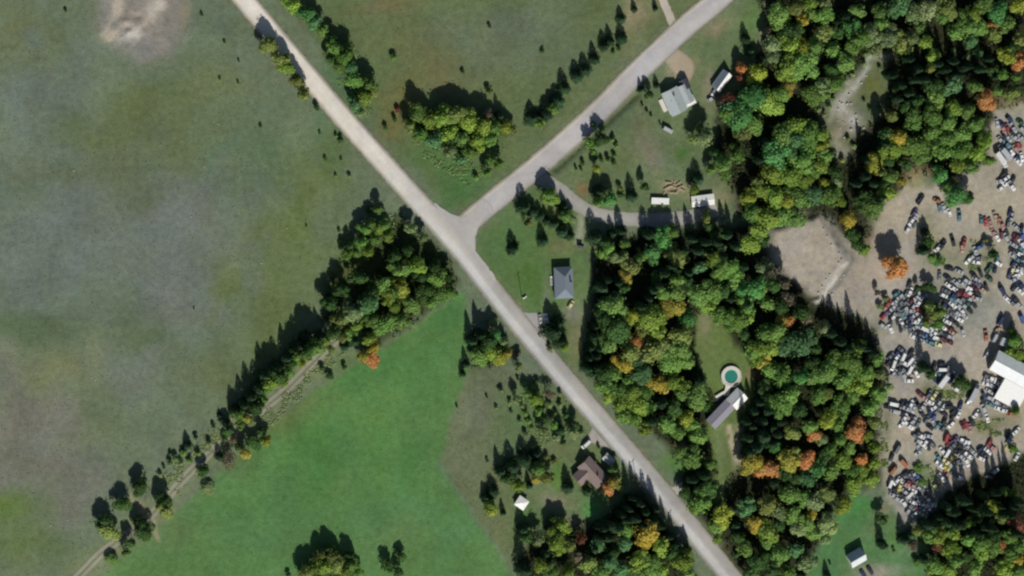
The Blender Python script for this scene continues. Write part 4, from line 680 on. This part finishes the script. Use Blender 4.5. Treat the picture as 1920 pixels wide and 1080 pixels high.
# pool house with light gable and long violet-grey wing
H3 = building('house', 'pool house with bright gabled block and long grey wing', 'house', 1382, 748, 7.0, 6.6, -45, 3.1, 1.9, M_ROOF_W, M_WALL_W, nwin=2)
wg = wall_box(13.4, 5.6, 2.7, .9).build('wing', M_WALL_T, H3, loc=(-10.5, .6, 0)); gable_roof(13.4, 5.6, .9, z=2.7, x1=7.2).build('roof', M_ROOF_V, wg)
MB().box(-7.6, -3.7, 3.7, 6.6, 0, .6).build('porch', M_ROOF_D, H3)
# brown house
H4 = building('house', 'brown-roofed house with a south-west wing beside the gravel road', 'house', 1112, 886, 13.4, 7.2, 48, 2.9, 1.9, M_ROOF_B, M_WALL_B, chimney=(2.2, .5))
wg = wall_box(5.6, 6.0, 2.8, 1.6).build('wing', M_WALL_B, H4, loc=(-2.4, -5.2, 0), rz=math.pi / 2); gable_roof(5.6, 6.0, 1.6, z=2.8).build('roof', M_ROOF_B, wg)
building('shed', 'pale grey garden shed between brown-roofed house and gravel road', 'shed', 1141, 861, 4.6, 3.2, 42, 2.2, .8, M_ROOF_P, M_WALL_W, nwin=1)
building('shed', 'bright white square shed in the clearing west of the brown-roofed house', 'shed', 978, 943, 4.6, 4.3, 35, 2.2, .9, M_ROOF_W, M_WALL_W, hip=True, nwin=1)
building('house', 'small steep-roofed white house on the south lawn', 'house', 1606, 1046, 7.4, 6.2, -28, 2.7, 3.2, M_ROOF_S, M_WALL_W, nwin=2)
building('well_house', 'tiny navy-roofed hut at the end of the garden path', 'hut', 1089, 461, 1.8, 1.6, 10, 1.5, .7, M_ROOF_D, M_TRIM, nwin=0, door=None)
# salvage yard workshop
H5 = building('workshop', 'large metal-roofed workshop with blinding white annex in the salvage yard', 'workshop', 1926, 708, 37.0, 9.6, 28, 4.5, 1.8, M_ROOF_S, M_WALL_T, nwin=6)
wg = MB(); wg.hexa([(-9.4, -15.6, -.3), (3.2, -15.6, -.3), (3.2, -4.9, -.3), (-9.4, -4.9, -.3), (-9.4, -15.6, 2.9), (3.2, -15.6, 2.9), (3.2, -4.9, 4.4), (-9.4, -4.9, 4.4)])
wg = wg.build('annex', M_WALL_W, H5); rf = MB(); rf.hexa([(-9.8, -16.0, 2.92), (3.6, -16.0, 2.92), (3.6, -5.3, 4.46), (-9.8, -5.3, 4.46), (-9.8, -16.0, 3.06), (3.6, -16.0, 3.06), (3.6, -5.3, 4.6), (-9.8, -5.3, 4.6)])
rf.build('roof', M_ROOF_W, wg)
MB().box(-9.46, -9.38, -12.6, -9.0, 0, 2.6).build('roller_door', M_ROOF_S, wg)
building('container', 'light grey box container north of the yard workshop', 'container', 1885, 643, 4.2, 3.6, 28, 2.6, .2, M_ROOF_P, M_WALL_W, flat=True, nwin=0)

# round above-ground pool in its ring deck
pc = P(1371, 706, 1.25); pool = thing('swimming_pool', 'round above-ground pool with green water in a white ring deck', 'pool', (float(pc[0]), float(pc[1]), 0))
def ring(r0, r1, z0, z1, n=56):
    b = MB(); v = []
    for i in range(n):
        a = 2 * math.pi * i / n; c_, s_ = math.cos(a), math.sin(a); v += [(r0 * c_, r0 * s_, z0), (r1 * c_, r1 * s_, z0), (r1 * c_, r1 * s_, z1), (r0 * c_, r0 * s_, z1)]
    f = []
    for i in range(n):
        a = 4 * i; c_ = 4 * ((i + 1) % n); f += [(a, c_, c_ + 1, a + 1), (a + 1, c_ + 1, c_ + 2, a + 2), (a + 2, c_ + 2, c_ + 3, a + 3), (a + 3, c_ + 3, c_, a)]
    return b.add(v, f)
ring(3.22, 3.32, 0, 1.22).build('pool_wall', M_TRIM, pool)
M_WATER = plain('pool_water', (48, 122, 108), .12, .4, .06, .6)
n_ = 56; wv = [(0, 0, .95)] + [(3.22 * math.cos(6.28319 * i / n_), 3.22 * math.sin(6.28319 * i / n_), .95) for i in range(n_)]
ob('water', mesh('water', wv, [(0, 1 + i, 1 + (i + 1) % n_) for i in range(n_)]), M_WATER, pool)
nb = 40
for i in range(nb):                                  # deck boards laid round the pool
    a0 = 2 * math.pi * i / nb + .008; a1 = 2 * math.pi * (i + 1) / nb - .008; r0, r1 = 3.34, 4.95
    q = [(r * math.cos(a), r * math.sin(a)) for r, a in ((r0, a0), (r1, a0), (r1, a1), (r0, a1))]
    MB().hexa([(x, y, 1.16) for x, y in q] + [(x, y, 1.26) for x, y in q]).build('deck_board', M_DECK, pool)
rail = ring(4.86, 4.93, 2.12, 2.2); rail.build('rail', M_TRIM, pool)
for i in range(20):
    a = 2 * math.pi * i / 20; MB().box(4.84 * math.cos(a) - .05, 4.84 * math.cos(a) + .05, 4.84 * math.sin(a) - .05, 4.84 * math.sin(a) + .05, 0, 2.15).build('post', M_TRIM, pool)
ring(4.80, 4.84, .05, 1.15).build('skirt', M_DECK, pool)
for (xa, ya, xb, yb, wd) in ((1366, 722, 1362, 742, 2.6), (1362, 733, 1342, 745, 1.1)):
    a = P(xa, ya, 1.2) - pc; b = P(xb, yb, 1.2) - pc; d = (b - a)[:2]; ln = np.linalg.norm(d); nrm = np.array([-d[1], d[0]]) / ln * wd / 2
    q = [a[:2] - nrm, b[:2] - nrm, b[:2] + nrm, a[:2] + nrm]
    zo = .0 if wd > 2 else -.05; MB().hexa([(x, y, .95 + zo) for x, y in q] + [(x, y, 1.10 + zo) for x, y in q]).build('walkway', M_DECK, pool)

# ------------------------------------------------------------------ vehicles
def paint_material():
    m, t, b = newmat('car_paint'); oi = t.nodes.new('ShaderNodeObjectInfo'); pos = t.nodes.new('ShaderNodeNewGeometry').outputs['Position']
    n = noise(t, 2.0, 4, .6, pos); t.links.new(tint(t, oi.outputs['Color'], ramp(t, n.outputs[0], .3, .7, .85, 1.08)), b.inputs['Base Color'])
    b.inputs['Roughness'].default_value = .38; b.inputs['Specular IOR Level'].default_value = .5; return m
M_PAINT = paint_material()
def loft(b, secs):
    """secs: (x, half width at base, half width at top, z base, z top, chamfer)"""
    rings = []
    for x, w0, w1, z0, z1, c_ in secs:
        rings.append([(x, -w0, z0), (x, w0, z0), (x, w0, (z0 + z1) / 2), (x, w1, z1 - c_), (x, w1 - c_, z1), (x, -w1 + c_, z1), (x, -w1, z1 - c_), (x, -w0, (z0 + z1) / 2)])
    n = 8; v = [p for r_ in rings for p in r_]; f = []
    for i in range(len(rings) - 1):
        for j in range(n): f.append((i * n + j, i * n + (j + 1) % n, (i + 1) * n + (j + 1) % n, (i + 1) * n + j))
    f.append(tuple(range(n - 1, -1, -1))); f.append(tuple((len(rings) - 1) * n + j for j in range(n))); b.add(v, f)
def car_kit(kind):
    b = MB(); k = {}
    if kind == 'sedan': L, W, A, Bx, Cx, D, zr, zb = 4.6, .88, 1.15, .35, -1.05, -1.65, 1.42, .92
    elif kind == 'hatchback': L, W, A, Bx, Cx, D, zr, zb = 4.1, .85, 1.1, .35, -1.45, -1.9, 1.48, .92
    elif kind == 'pickup': L, W, A, Bx, Cx, D, zr, zb = 5.3, .95, 1.35, .75, -.35, -.55, 1.75, 1.05
    else: L, W, A, Bx, Cx, D, zr, zb = 5.2, .97, 2.0, 1.45, -2.3, -2.5, 2.1, 1.15
    h = L / 2
    if kind == 'pickup':
        loft(b, [(-.62, W, W * .97, .3, zb, .08), (A, W, W * .97, .3, zb, .08), (h - .15, W * .97, W * .9, .32, zb - .08, .08), (h, W * .88, W * .82, .4, zb - .22, .06)])
        b.box(-h, -.62, -W, W, .38, .62); b.box(-h, -.62, -W, -W + .1, .62, zb); b.box(-h, -.62, W - .1, W, .62, zb); b.box(-h, -h + .1, -W + .1, W - .1, .62, zb)
    else:
        loft(b, [(-h, W * .86, W * .80, .38, zb - .12, .06), (-h + .15, W * .97, W * .9, .3, zb - .02, .08), (D, W, W * .95, .28, zb, .08), (A, W, W * .95, .28, zb, .08), (h - .2, W * .97, W * .88, .3, zb - .14, .08), (h, W * .85, W * .76, .38, zb - .28, .06)])
    wr = W * .76
    loft(b, [(D, W * .90, W * .90, zb - .02, zb + .02, .01), (Cx, W * .90, wr, zb - .02, zr, .07), (Bx, W * .90, wr, zb - .02, zr, .07), (A, W * .90, W * .90, zb - .02, zb + .02, .01)])
    k['body'] = b.mesh('body'); k['body'].materials.append(M_PAINT)
    e = .02
    def quad(nm, p): me = mesh(nm, p, [(0, 1, 2, 3)]); me.materials.append(M_GLASS); return me
    k['windscreen'] = quad('windscreen', [(A - .06 + e, -W * .80, zb + .06 + e), (A - .06 + e, W * .80, zb + .06 + e), (Bx + .04 + e, wr - .1, zr - .04 + e), (Bx + .04 + e, -wr + .1, zr - .04 + e)])
    k['rear_window'] = quad('rear_window', [(D + .05 - e, W * .80, zb + .06 + e), (D + .05 - e, -W * .80, zb + .06 + e), (Cx - .04 - e, -wr + .1, zr - .04 + e), (Cx - .04 - e, wr - .1, zr - .04 + e)])
    for s_ in (-1, 1):
        p = [(D * .8 + Cx * .2, s_ * (W * .9 + e), zb + .06), (A * .8 + Bx * .2, s_ * (W * .9 + e), zb + .06), (Bx - .05, s_ * (wr + .03 + e), zr - .12), (Cx + .05, s_ * (wr + .03 + e), zr - .12)]
        k['side_window%d' % s_] = quad('side_window', p)
    wh = MB(); wh.tube((0, -.11, 0), (0, .11, 0), .33, .33, 12); k['wheel'] = wh.mesh('wheel'); k['wheel'].materials.append(M_TYRE)
    k['pos'] = [(sx * L * .30, sy * (W - .10), .33) for sx in (-1, 1) for sy in (-1, 1)]
    return k
def box_truck_kit():
    b = MB(); b.box(-4.2, 2.2, -1.2, 1.2, .9, 3.3); k = {'cargo_box': b.mesh('cargo_box')}; k['cargo_box'].materials.append(M_PAINT)
    c_ = MB(); loft(c_, [(2.3, 1.05, .98, .5, 2.3, .1), (3.3, 1.05, .98, .5, 2.3, .1), (3.9, 1.0, .9, .5, 1.5, .1), (4.5, .95, .85, .5, 1.3, .1)]); k['body'] = c_.mesh('body'); k['body'].materials.append(M_PAINT)
    me = mesh('windscreen', [(3.88, -.85, 1.55), (3.88, .85, 1.55), (3.36, .85, 2.25), (3.36, -.85, 2.25)], [(0, 1, 2, 3)]); me.materials.append(M_GLASS); k['windscreen'] = me
    wh = MB(); wh.tube((0, -.15, 0), (0, .15, 0), .45, .45, 12); k['wheel'] = wh.mesh('wheel'); k['wheel'].materials.append(M_TYRE)
    fr = MB(); fr.box(-4.2, 2.3, -.5, .5, .55, .9); k['chassis'] = fr.mesh('chassis'); k['chassis'].materials.append(M_DARK)
    k['pos'] = [(x, y, .45) for x in (-2.8, 3.2) for y in (-.98, .98)]; return k
KIT = {n: car_kit(n) for n in ('sedan', 'hatchback', 'pickup', 'van')}; KIT['box_truck'] = box_truck_kit()
PAINT = {'w': ((.74, .75, .75), 'white'), 's': ((.40, .42, .44), 'silver'), 'g': ((.15, .165, .175), 'grey'), 'k': ((.035, .037, .045), 'black'), 'n': ((.03, .045, .11), 'navy'), 'b': ((.07, .14, .34), 'blue'),
         'r': ((.34, .06, .055), 'red'), 'm': ((.13, .04, .05), 'maroon'), 'p': ((.42, .24, .22), 'faded pink'), 't': ((.10, .22, .25), 'teal'), 'e': ((.05, .11, .07), 'green'), 'y': ((.55, .48, .10), 'yellow'),
         'c': ((.70, .66, .36), 'cream'), 'o': ((.34, .15, .08), 'rust-orange'), 'u': ((.11, .095, .16), 'purple'), 'a': ((.40, .31, .23), 'tan')}
CLUST = [(1680, 575, 'in the biggest yard cluster, west part'), (1812, 545, 'in the biggest yard cluster, east part'), (1745, 622, 'in the biggest yard cluster, south edge'), (1785, 585, 'in the biggest yard cluster, middle'),
 (1690, 685, 'in the pile beside the yard conifer'), (1766, 700, 'north of the mown grass strip'), (1890, 260, 'in the north-east corner of the yard'), (1886, 342, 'in the white car knot'), (1862, 425, 'in the red car group'),
 (1835, 472, 'beside the inner yard lane'), (1912, 460, 'along the east yard lane'), (1900, 550, 'east of the yard lane fork'), (1712, 408, 'by the shaded yard hedge'), (1775, 392, 'under the emerald tree'), (1785, 458, 'in the open middle yard'),
 (1690, 770, 'along the west yard edge'), (1750, 760, 'south of the mown grass strip'), (1735, 830, 'in the tight knot of the south yard'), (1860, 722, 'in front of the workshop annex'), (1862, 630, 'beside the grey container'),
 (1825, 765, 'on the diagonal yard lane'), (1785, 835, 'in the south yard middle row'), (1848, 845, 'in the south-east yard row'), (1772, 872, 'in the yellow car group'), (1690, 895, 'in the south-west yard heap'), (1722, 945, 'in the southernmost yard heap'), (1898, 825, 'by the south-east wood edge')]
CARS = '''1780 504 15 k;1799 509 22 w;1762 517 88 g;1777 521 30 k;1780 536 35 w;1789 541 35 w;1804 531 35 s;1814 539 35 w;1807 551 20 r;1796 549 30 m;1823 556 35 p;1831 524 35 s;1826 516 38 k;1839 512 65 k;1832 532 35 u;1829 542 35 m;1841 542 45 a;1850 539 58 k;1855 523 40 e;1770 554 30 w;1774 546 30 g;1795 562 30 w;1821 562 25 s;1786 553 30 n;1814 569 30 e;1787 572 40 w;1773 573 30 n;1804 583 50 w;1793 586 40 s;1799 599 35 w;1807 573 35 s;1785 600 40 k;1784 589 40 g
1688 556 -35 s;1681 551 -35 t;1707 547 -60 w;1705 534 -70 k;1666 569 -50 r;1661 577 -50 p;1675 577 -40 s;1658 592 -40 r;1664 586 -30 u;1697 580 -45 s;1709 583 0 s;1675 595 -60 w;1691 605 60 w;1683 602 72 k;1670 603 85 k;1670 616 60 w;1656 611 30 s;1689 616 80 k;1708 594 80 u;1715 603 30 w;1727 586 15 o;1720 580 15 r;1706 606 80 n;1706 619 70 w;1732 616 20 w V;1714 632 35 w;1727 638 30 s;1737 629 20 b;1745 634 20 n;1754 624 -55 w;1752 633 30 w;1768 613 40 w;1764 605 40 n;1782 617 35 m;1774 628 40 k;1769 637 40 m;1760 646 25 c;1788 625 30 a;1806 624 75 w;1780 641 30 m;1719 626 35 g;1694 590 60 t;1688 569 -40 g;1699 567 -50 g
1849 630 82 o P;1876 602 -60 n V;1873 617 -50 a P;1866 632 -60 s V;1851 664 -62 s;1880 546 62 n V;1889 561 50 w;1897 567 45 g;1905 562 40 k;1911 572 40 s;1916 597 60 b V;1902 539 -50 k;1913 546 45 w;1914 534 45 n;1903 524 -30 w;1909 516 -30 w;1893 515 -70 n;1899 505 -70 c
1726 374 -60 k;1757 376 20 o;1762 390 75 t;1770 390 75 s;1780 398 65 w;1799 405 85 t;1714 409 -50 s;1709 416 -55 w;1715 399 -60 u;1703 429 -60 w;1714 422 -60 g;1787 452 75 k;1759 465 -45 w;1767 460 -55 k;1804 466 80 p;1807 456 -72 r;1829 470 60 s;1837 463 -30 b;1843 455 -60 n;1816 488 -45 w;1824 481 -45 s;1835 484 0 w;1832 492 5 w;1862 478 -40 e;1872 494 30 w;1871 483 80 t;1866 505 -70 n;1855 504 -60 e;1840 412 85 t;1848 416 80 r;1857 418 70 p;1866 405 70 a;1873 413 70 o;1879 421 60 p;1863 436 60 p;1870 445 60 w;1878 441 80 m;1887 446 60 s;1888 435 60 k;1894 398 -70 n;1896 410 -75 s;1891 418 -80 g;1916 428 -70 k;1917 443 80 b;1916 457 60 w;1909 475 20 w;1916 482 40 k;1910 488 30 t;1901 494 -60 n;1914 496 30 k;1917 504 10 s
1870 231 80 s;1889 240 70 r;1882 243 70 p;1900 240 60 s;1913 229 40 e;1918 243 40 s;1911 272 50 r;1904 278 50 p;1895 283 50 w;1888 270 40 t;1883 286 52 s T;1877 299 52 w T;1916 295 80 w;1906 294 40 n;1886 335 -35 w;1877 339 -12 w;1887 345 30 w;1878 352 -40 w;1897 349 50 w;1899 338 -60 k;1883 327 -60 k
1694 668 -65 w V;1680 672 -50 w;1708 676 -50 w V;1698 682 40 w;1675 685 -65 w V;1707 692 -65 w V;1689 680 -50 g;1686 691 50 k;1696 695 30 g;1677 699 -50 s;1708 703 20 a;1719 701 60 w;1705 714 2 w;1695 705 60 s;1683 661 -50 n;1670 668 -40 g;1668 678 -60 k;1692 657 30 g
1768 693 2 w V;1778 690 -70 w;1770 712 -55 w T;1751 699 70 w;1744 705 60 s;1752 687 -70 k;1766 683 0 k;1762 702 60 t;1753 712 40 n;1784 711 -60 n V;1792 729 40 w
1726 740 35 m;1733 746 35 p;1752 742 -55 c;1742 741 -60 g;1744 754 30 w;1760 757 -50 w;1754 763 -40 w;1676 758 15 w V;1679 772 15 s V;1667 764 15 k;1699 758 20 n;1701 767 20 s;1721 759 60 k;1697 783 -60 w;1692 794 -50 w;1712 791 -60 w;1705 799 30 w;1708 780 45 k;1722 794 -60 g;1730 778 45 k;1743 774 75 n;1752 781 -80 b;1750 792 60 s;1744 801 30 k;1770 776 30 k;1779 764 0 k V;1760 768 -60 g;1801 760 -65 n;1787 781 -60 k;1784 796 -45 w;1770 802 -50 w;1771 790 -60 k;1798 776 -60 w
1826 736 -65 s T;1819 752 -50 w;1818 738 -65 k;1845 741 65 n;1844 754 65 k;1845 767 70 s;1831 776 -50 w;1839 778 60 w;1851 784 70 w;1851 706 20 g;1853 713 5 s;1850 720 20 w;1859 723 40 s;1872 720 30 w;1882 727 30 g;1866 732 20 k;1872 742 40 e;1867 754 30 s;1873 766 20 w;1882 770 20 w;1897 776 5 o V;1812 797 70 r;1819 803 75 p;1805 798 60 m;1823 792 60 k;1906 808 -40 w
1727 817 30 w;1722 826 -60 s;1737 828 -50 w;1732 834 45 w;1743 828 60 k;1721 811 -70 k;1723 848 -35 w;1741 838 70 k;1775 820 -70 r V;1779 829 -70 m;1790 826 -50 u;1777 848 -65 w V;1787 836 -50 g;1800 837 20 k;1798 847 0 k;1814 837 45 s;1825 848 45 w;1819 842 45 g;1855 831 -50 r;1859 839 30 p;1853 846 40 w;1848 854 35 w;1840 860 30 w;1839 842 -30 n;1842 850 30 k;1892 826 -50 s;1891 815 -60 k;1894 840 15 y;1907 856 -60 w;1683 841 -65 g V;1672 858 -60 k;1695 869 50 o V;1675 881 -50 o V;1759 857 60 t;1788 860 30 y;1777 868 -60 c;1769 864 -60 c;1763 872 40 w;1773 877 30 y;1775 889 60 p;1766 896 50 w;1790 890 30 w;1798 895 30 w;1755 914 60 c
1670 906 -70 w V;1681 903 -45 w;1691 900 45 w;1688 911 -60 c;1684 919 -20 y;1697 908 30 p;1706 904 20 m;1711 911 30 p;1715 889 -30 s;1706 890 -30 g;1697 889 -30 k;1711 897 30 u;1721 895 70 b;1697 922 45 s;1707 927 -45 w V;1714 943 30 w;1722 940 -45 w;1708 936 40 g;1704 957 -45 s;1716 964 -35 w;1710 951 40 g;1747 948 0 w;1742 957 -45 s;1750 961 30 t;1731 966 30 c;1721 931 50 g;1729 938 45 g;1668 914 70 k;1676 918 60 k
1867 884 -40 s;1854 894 30 g'''
OUT_CARS = [('1024 598 86 w P', 'white pickup parked in the shade of the roadside conifer'), ('1013 599 84 s', 'silver car parked on the apron beside the white pickup'), ('1071 571 -58 c H', 'cream hatchback behind the grey hip-roofed house'),
            ('1099 833 -42 w V', 'white van parked in the brown-roofed house driveway'), ('1632 1070 55 k', 'black car on the south lawn drive, nearer the dark conifer'), ('1619 1077 55 n', 'navy car on the south lawn drive, below the white house'),
            ('1339 173 -58 w H', 'white hatchback at the foot of the long steep-roofed shed'), ('1334 185 -30 s H', 'silver hatchback beside the bare reddish trees'), ('1252 243 40 s V', 'silver van parked on the homestead lawn')]
def make_car(spec, i):
    p = spec.split(); x, y, a, c_ = float(p[0]), float(p[1]), float(p[2]), p[3]; ty = p[4] if len(p) > 4 else ''
    if c_ == 'w' and not ty and i % 5 == 1: c_ = 's' if i % 2 else 'g'
    kind = {'V': 'van', 'P': 'pickup', 'T': 'box_truck', 'H': 'hatchback', '': ('sedan', 'hatchback', 'sedan', 'pickup', 'sedan', 'hatchback')[(i * 7 + int(x)) % 6]}[ty]
    k = KIT[kind]; b = P(x, y, .9); gz = float(ground_z(b[0], b[1])); flip = math.pi if (i * 13) % 3 == 0 else 0
    root = thing({'sedan': 'car', 'hatchback': 'hatchback', 'pickup': 'pickup_truck', 'van': 'van', 'box_truck': 'box_truck'}[kind], '', {'sedan': 'car', 'hatchback': 'car', 'pickup': 'pickup', 'van': 'van', 'box_truck': 'truck'}[kind],
                 (float(b[0]), float(b[1]), gz), -R(a) + flip + rng.normal(0, .06))
    cc = np.array(PAINT[c_][0]) * rng.uniform(.85, 1.05)
    for nm in ('body', 'cargo_box', 'chassis', 'windscreen', 'rear_window', 'side_window-1', 'side_window1'):
        if nm in k:
            o = ob(nm.rstrip('-1'), k[nm], None, root)
            if nm in ('body', 'cargo_box'): o.color = (*[float(q) for q in cc], 1)
    for pos in k['pos']: ob('wheel', k['wheel'], None, root, pos)
    return root, x, y, PAINT[c_][1] + ' ' + {'sedan': 'car', 'hatchback': 'hatchback', 'pickup': 'pickup', 'van': 'van', 'box_truck': 'box truck'}[kind]
recs = {}; ci = 0
taken = [tuple(map(float, q.split()[:2])) for q in CARS.replace('\n', ';').split(';')]; extra = []
for poly, ang, n in (([(1660, 570), (1715, 540), (1735, 560), (1735, 575), (1720, 570), (1735, 612), (1700, 615), (1665, 600)], -45, 16), ([(1770, 530), (1835, 525), (1835, 560), (1800, 610), (1770, 605)], 34, 16), ([(1715, 618), (1790, 612), (1785, 640), (1755, 645), (1725, 640)], 30, 9),
                     ([(1875, 220), (1918, 220), (1918, 305), (1890, 300), (1868, 265)], 50, 10), ([(1903, 420), (1919, 420), (1919, 510), (1895, 510)], 35, 8), ([(1665, 660), (1712, 660), (1715, 705), (1672, 700)], -55, 7), ([(1690, 890), (1720, 888), (1758, 960), (1705, 965), (1665, 915)], 40, 14),
                     ([(1675, 752), (1765, 745), (1800, 775), (1760, 800), (1690, 795)], -50, 10), ([(1715, 812), (1750, 812), (1750, 840), (1720, 842)], 40, 4), ([(1755, 850), (1795, 825), (1845, 835), (1850, 860), (1770, 882)], 40, 9), ([(1845, 700), (1885, 722), (1880, 770), (1848, 755)], 25, 6)):
    xs_, ys_ = [q[0] for q in poly], [q[1] for q in poly]; k = 0
    for _ in range(900):
        if k >= n: break
        x, y = rng.uniform(min(xs_), max(xs_)), rng.uniform(min(ys_), max(ys_))
        if poly_mask(np.array([x]), np.array([y]), poly, 1)[0] < .5 or (x - 1750) ** 2 + (y - 590) ** 2 < 18 ** 2: continue
        if min((x - a) ** 2 + (y - b) ** 2 for a, b in taken) < 8.6 ** 2: continue
        taken.append((x, y)); extra.append('%.1f %.1f %.0f %s' % (x, y, ang + rng.normal(0, 12), 'gwsswsktnswmgwks'[int(rng.integers(16))])); k += 1
CARS += ';' + ';'.join(extra)
for spec in CARS.replace('\n', ';').split(';'):
    o, x, y, d = make_car(spec, ci); ci += 1
    cl = min(CLUST, key=lambda q: (q[0] - x) ** 2 + (q[1] - y) ** 2)[2]; recs.setdefault((d, cl), []).append((o, x, y))
for (d, cl), L in recs.items():
    L.sort(key=lambda q: q[2])
    for i, q in enumerate(L):
        q[0]['label'] = '%s %s' % (d, cl) if len(L) == 1 else ('%s %s %s' % (('northern', 'southern')[i], d, cl) if len(L) == 2 else '%s %s, %s from north' % (d, cl, ordinal(i)))
        q[0]['group'] = 'scrapped vehicles standing in the salvage yard'
for spec, lab in OUT_CARS:
    o, x, y, d = make_car(spec, ci); ci += 1; o['label'] = lab

# ------------------------------------------------------------------ rocks, logs, poles, fence
def rock_mesh(seed):
    g = np.random.default_rng(seed); v, f = [], []; n, m_ = 8, 5
    for j in range(m_ + 1):
        t = math.pi * j / m_
        for i in range(n):
            a = 2 * math.pi * i / n; r_ = g.uniform(.75, 1.1) if 0 < j < m_ else .4
            v.append((math.sin(t) * math.cos(a) * r_, math.sin(t) * math.sin(a) * r_, math.cos(t) * .7))
    for j in range(m_):
        for i in range(n): f.append((j * n + i, (j + 1) * n + i, (j + 1) * n + (i + 1) % n, j * n + (i + 1) % n))
    f += [tuple(range(n)), tuple(m_ * n + i for i in range(n - 1, -1, -1))]
    me = mesh('boulder', v, f); me.materials.append(M_STONE); return me
RK = [rock_mesh(s_) for s_ in range(4)]
def rocks(pts, r0, r1, phrase, group, nm):
    pts = sorted(pts, key=lambda q: q[1])
    for i, (x, y) in enumerate(pts):
        b = P(x + (rng.normal(0, 5) if nm == 'stream_stone' else 0), y + (rng.normal(0, 4) if nm == 'stream_stone' else 0)); r_ = rng.uniform(r0, r1); gz = float(ground_z(b[0], b[1]))
        thing(nm, '%s, %s from north' % (phrase, ordinal(i)), 'rock', (float(b[0]), float(b[1]), gz + r_ * .3), rng.uniform(0, 6), group, RK[i % 4], None, (r_, r_ * rng.uniform(.7, 1.2), r_))
rocks([(1541, 428), (1548, 442), (1556, 458), (1571, 474), (1575, 486), (1570, 492), (1562, 503), (1553, 514), (1546, 523), (1539, 536), (1532, 548), (1582, 515), (1576, 523), (1569, 531), (1560, 551), (1550, 560), (1541, 566), (1556, 566), (1546, 576), (1538, 556), (1552, 547)], .32, .62, 'pale boulder on the rim of the raised yard pad', 'boulders on the pad rim', 'boulder')
rocks([(400, 229), (409, 232), (139, 197), (341, 264), (538, 428), (359, 406), (396, 690), (490, 493), (171, 708), (178, 712), (132, 640), (305, 228), (383, 312), (60, 215), (138, 320), (430, 580), (95, 985), (128, 975)], .25, .42, 'pale field stone lying in the grey pasture', 'stones in the pasture', 'field_stone')
rocks([(1604, 158), (1596, 168), (1588, 178), (1582, 186), (1579, 194), (1586, 200), (1592, 208), (1598, 216), (1604, 224), (1608, 233), (1600, 232), (1590, 222), (1576, 204), (1570, 214), (1566, 226), (1580, 232), (1574, 244), (1578, 256), (1586, 244), (1614, 240), (1622, 238), (1612, 146), (1620, 134), (1568, 236), (1584, 270), (1594, 196)], .25, .75, 'grey stone in the dry stream bed', 'stones of the stream bed', 'stream_stone')
lg = [(1258, 349, -25, 4.5), (1266, 352, 20, 4.0), (1256, 358, 60, 3.6), (1270, 358, -50, 3.4), (1262, 362, 5, 4.2), (1250, 352, -30, 3.6), (1276, 350, -15, 3.2), (1265, 345, 80, 3.0), (1280, 357, 35, 2.6), (1246, 360, -70, 2.6), (1254, 343, 10, 3.0), (1272, 343, -40, 2.8)]
for i, (x, y, a, l) in enumerate(sorted(lg)):
    b = P(x, y, .3); d = (math.cos(-R(a)) * l / 2, math.sin(-R(a)) * l / 2); z = .28 + .22 * (i % 3)
    me = MB(); me.tube((-l / 2, 0, 0), (l / 2, 0, .1), .26, .17, 8)
    thing('log', 'bleached log in the brush pile beside the white shed, %s from west' % ordinal(i), 'log', (float(b[0]), float(b[1]), z), -R(a), 'logs of the brush pile', me.mesh('log'), M_WOOD)
def pole(x, y, lab):
    b = P(x, y); t = thing('utility_pole', lab, 'utility pole', (float(b[0]), float(b[1]), 0), R(50), 'utility poles along the gravel road')
    MB().tube((0, 0, -.1), (0, 0, 9.2), .17, .11, 8).build('post', M_BARK, t); MB().box(-1.2, 1.2, -.06, .06, 8.5, 8.64).build('crossarm', M_BARK, t)
    for q in (-1.05, -.4, .4, 1.05): MB().tube((q, 0, 8.64), (q, 0, 8.84), .05, .04, 6).build('insulator', M_TRIM, t)
pole(978, 556, 'utility pole standing on the corner lawn by the grey house'); pole(1193, 905, 'utility pole on the verge by the brown-roofed house'); pole(1263, 1000, 'utility pole on the verge beside the southern conifers')
# wire fence along the pasture edge
fp = resample([(262, 962), (290, 905), (340, 868), (400, 800), (440, 766)], 14)
fq = P(fp[:, 0], fp[:, 1]); fence = thing('wire_fence', 'post and wire fence along the pasture side of the farm track', 'fence', tuple(map(float, fq[0])))
pm = MB().box(-.08, .08, -.08, .08, -.2, 1.25).mesh('post'); pm.materials.append(M_BARK)
for q in fq: ob('post', pm, None, fence, tuple(map(float, q - fq[0])))
for hz in (.5, .85, 1.15):
    wr_ = MB()
    for a, b in zip(fq[:-1], fq[1:]): wr_.tube(tuple(a - fq[0] + np.array([0, 0, hz])), tuple(b - fq[0] + np.array([0, 0, hz])), .015, .015, 4)
    wr_.build('wire', M_DARK, fence)
# white propane tank on the corner lawn, blue tarpaulin at the wood edge
b = P(979, 557.5, .5); tk = thing('propane_tank', 'small white tank beside the utility pole on the corner lawn', 'tank', (float(b[0]) + 1.2, float(b[1]), 0), R(30))
tb = MB(); tb.tube((-.8, 0, .65), (.8, 0, .65), .42, .42, 12); tb.tube((.8, 0, .65), (1.0, 0, .65), .42, .2, 12); tb.tube((-.8, 0, .65), (-1.0, 0, .65), .42, .2, 12); tb.build('shell', M_TRIM, tk)
for q in (-.5, .5): MB().box(q - .08, q + .08, -.3, .3, 0, .3).build('leg', M_CONC, tk)
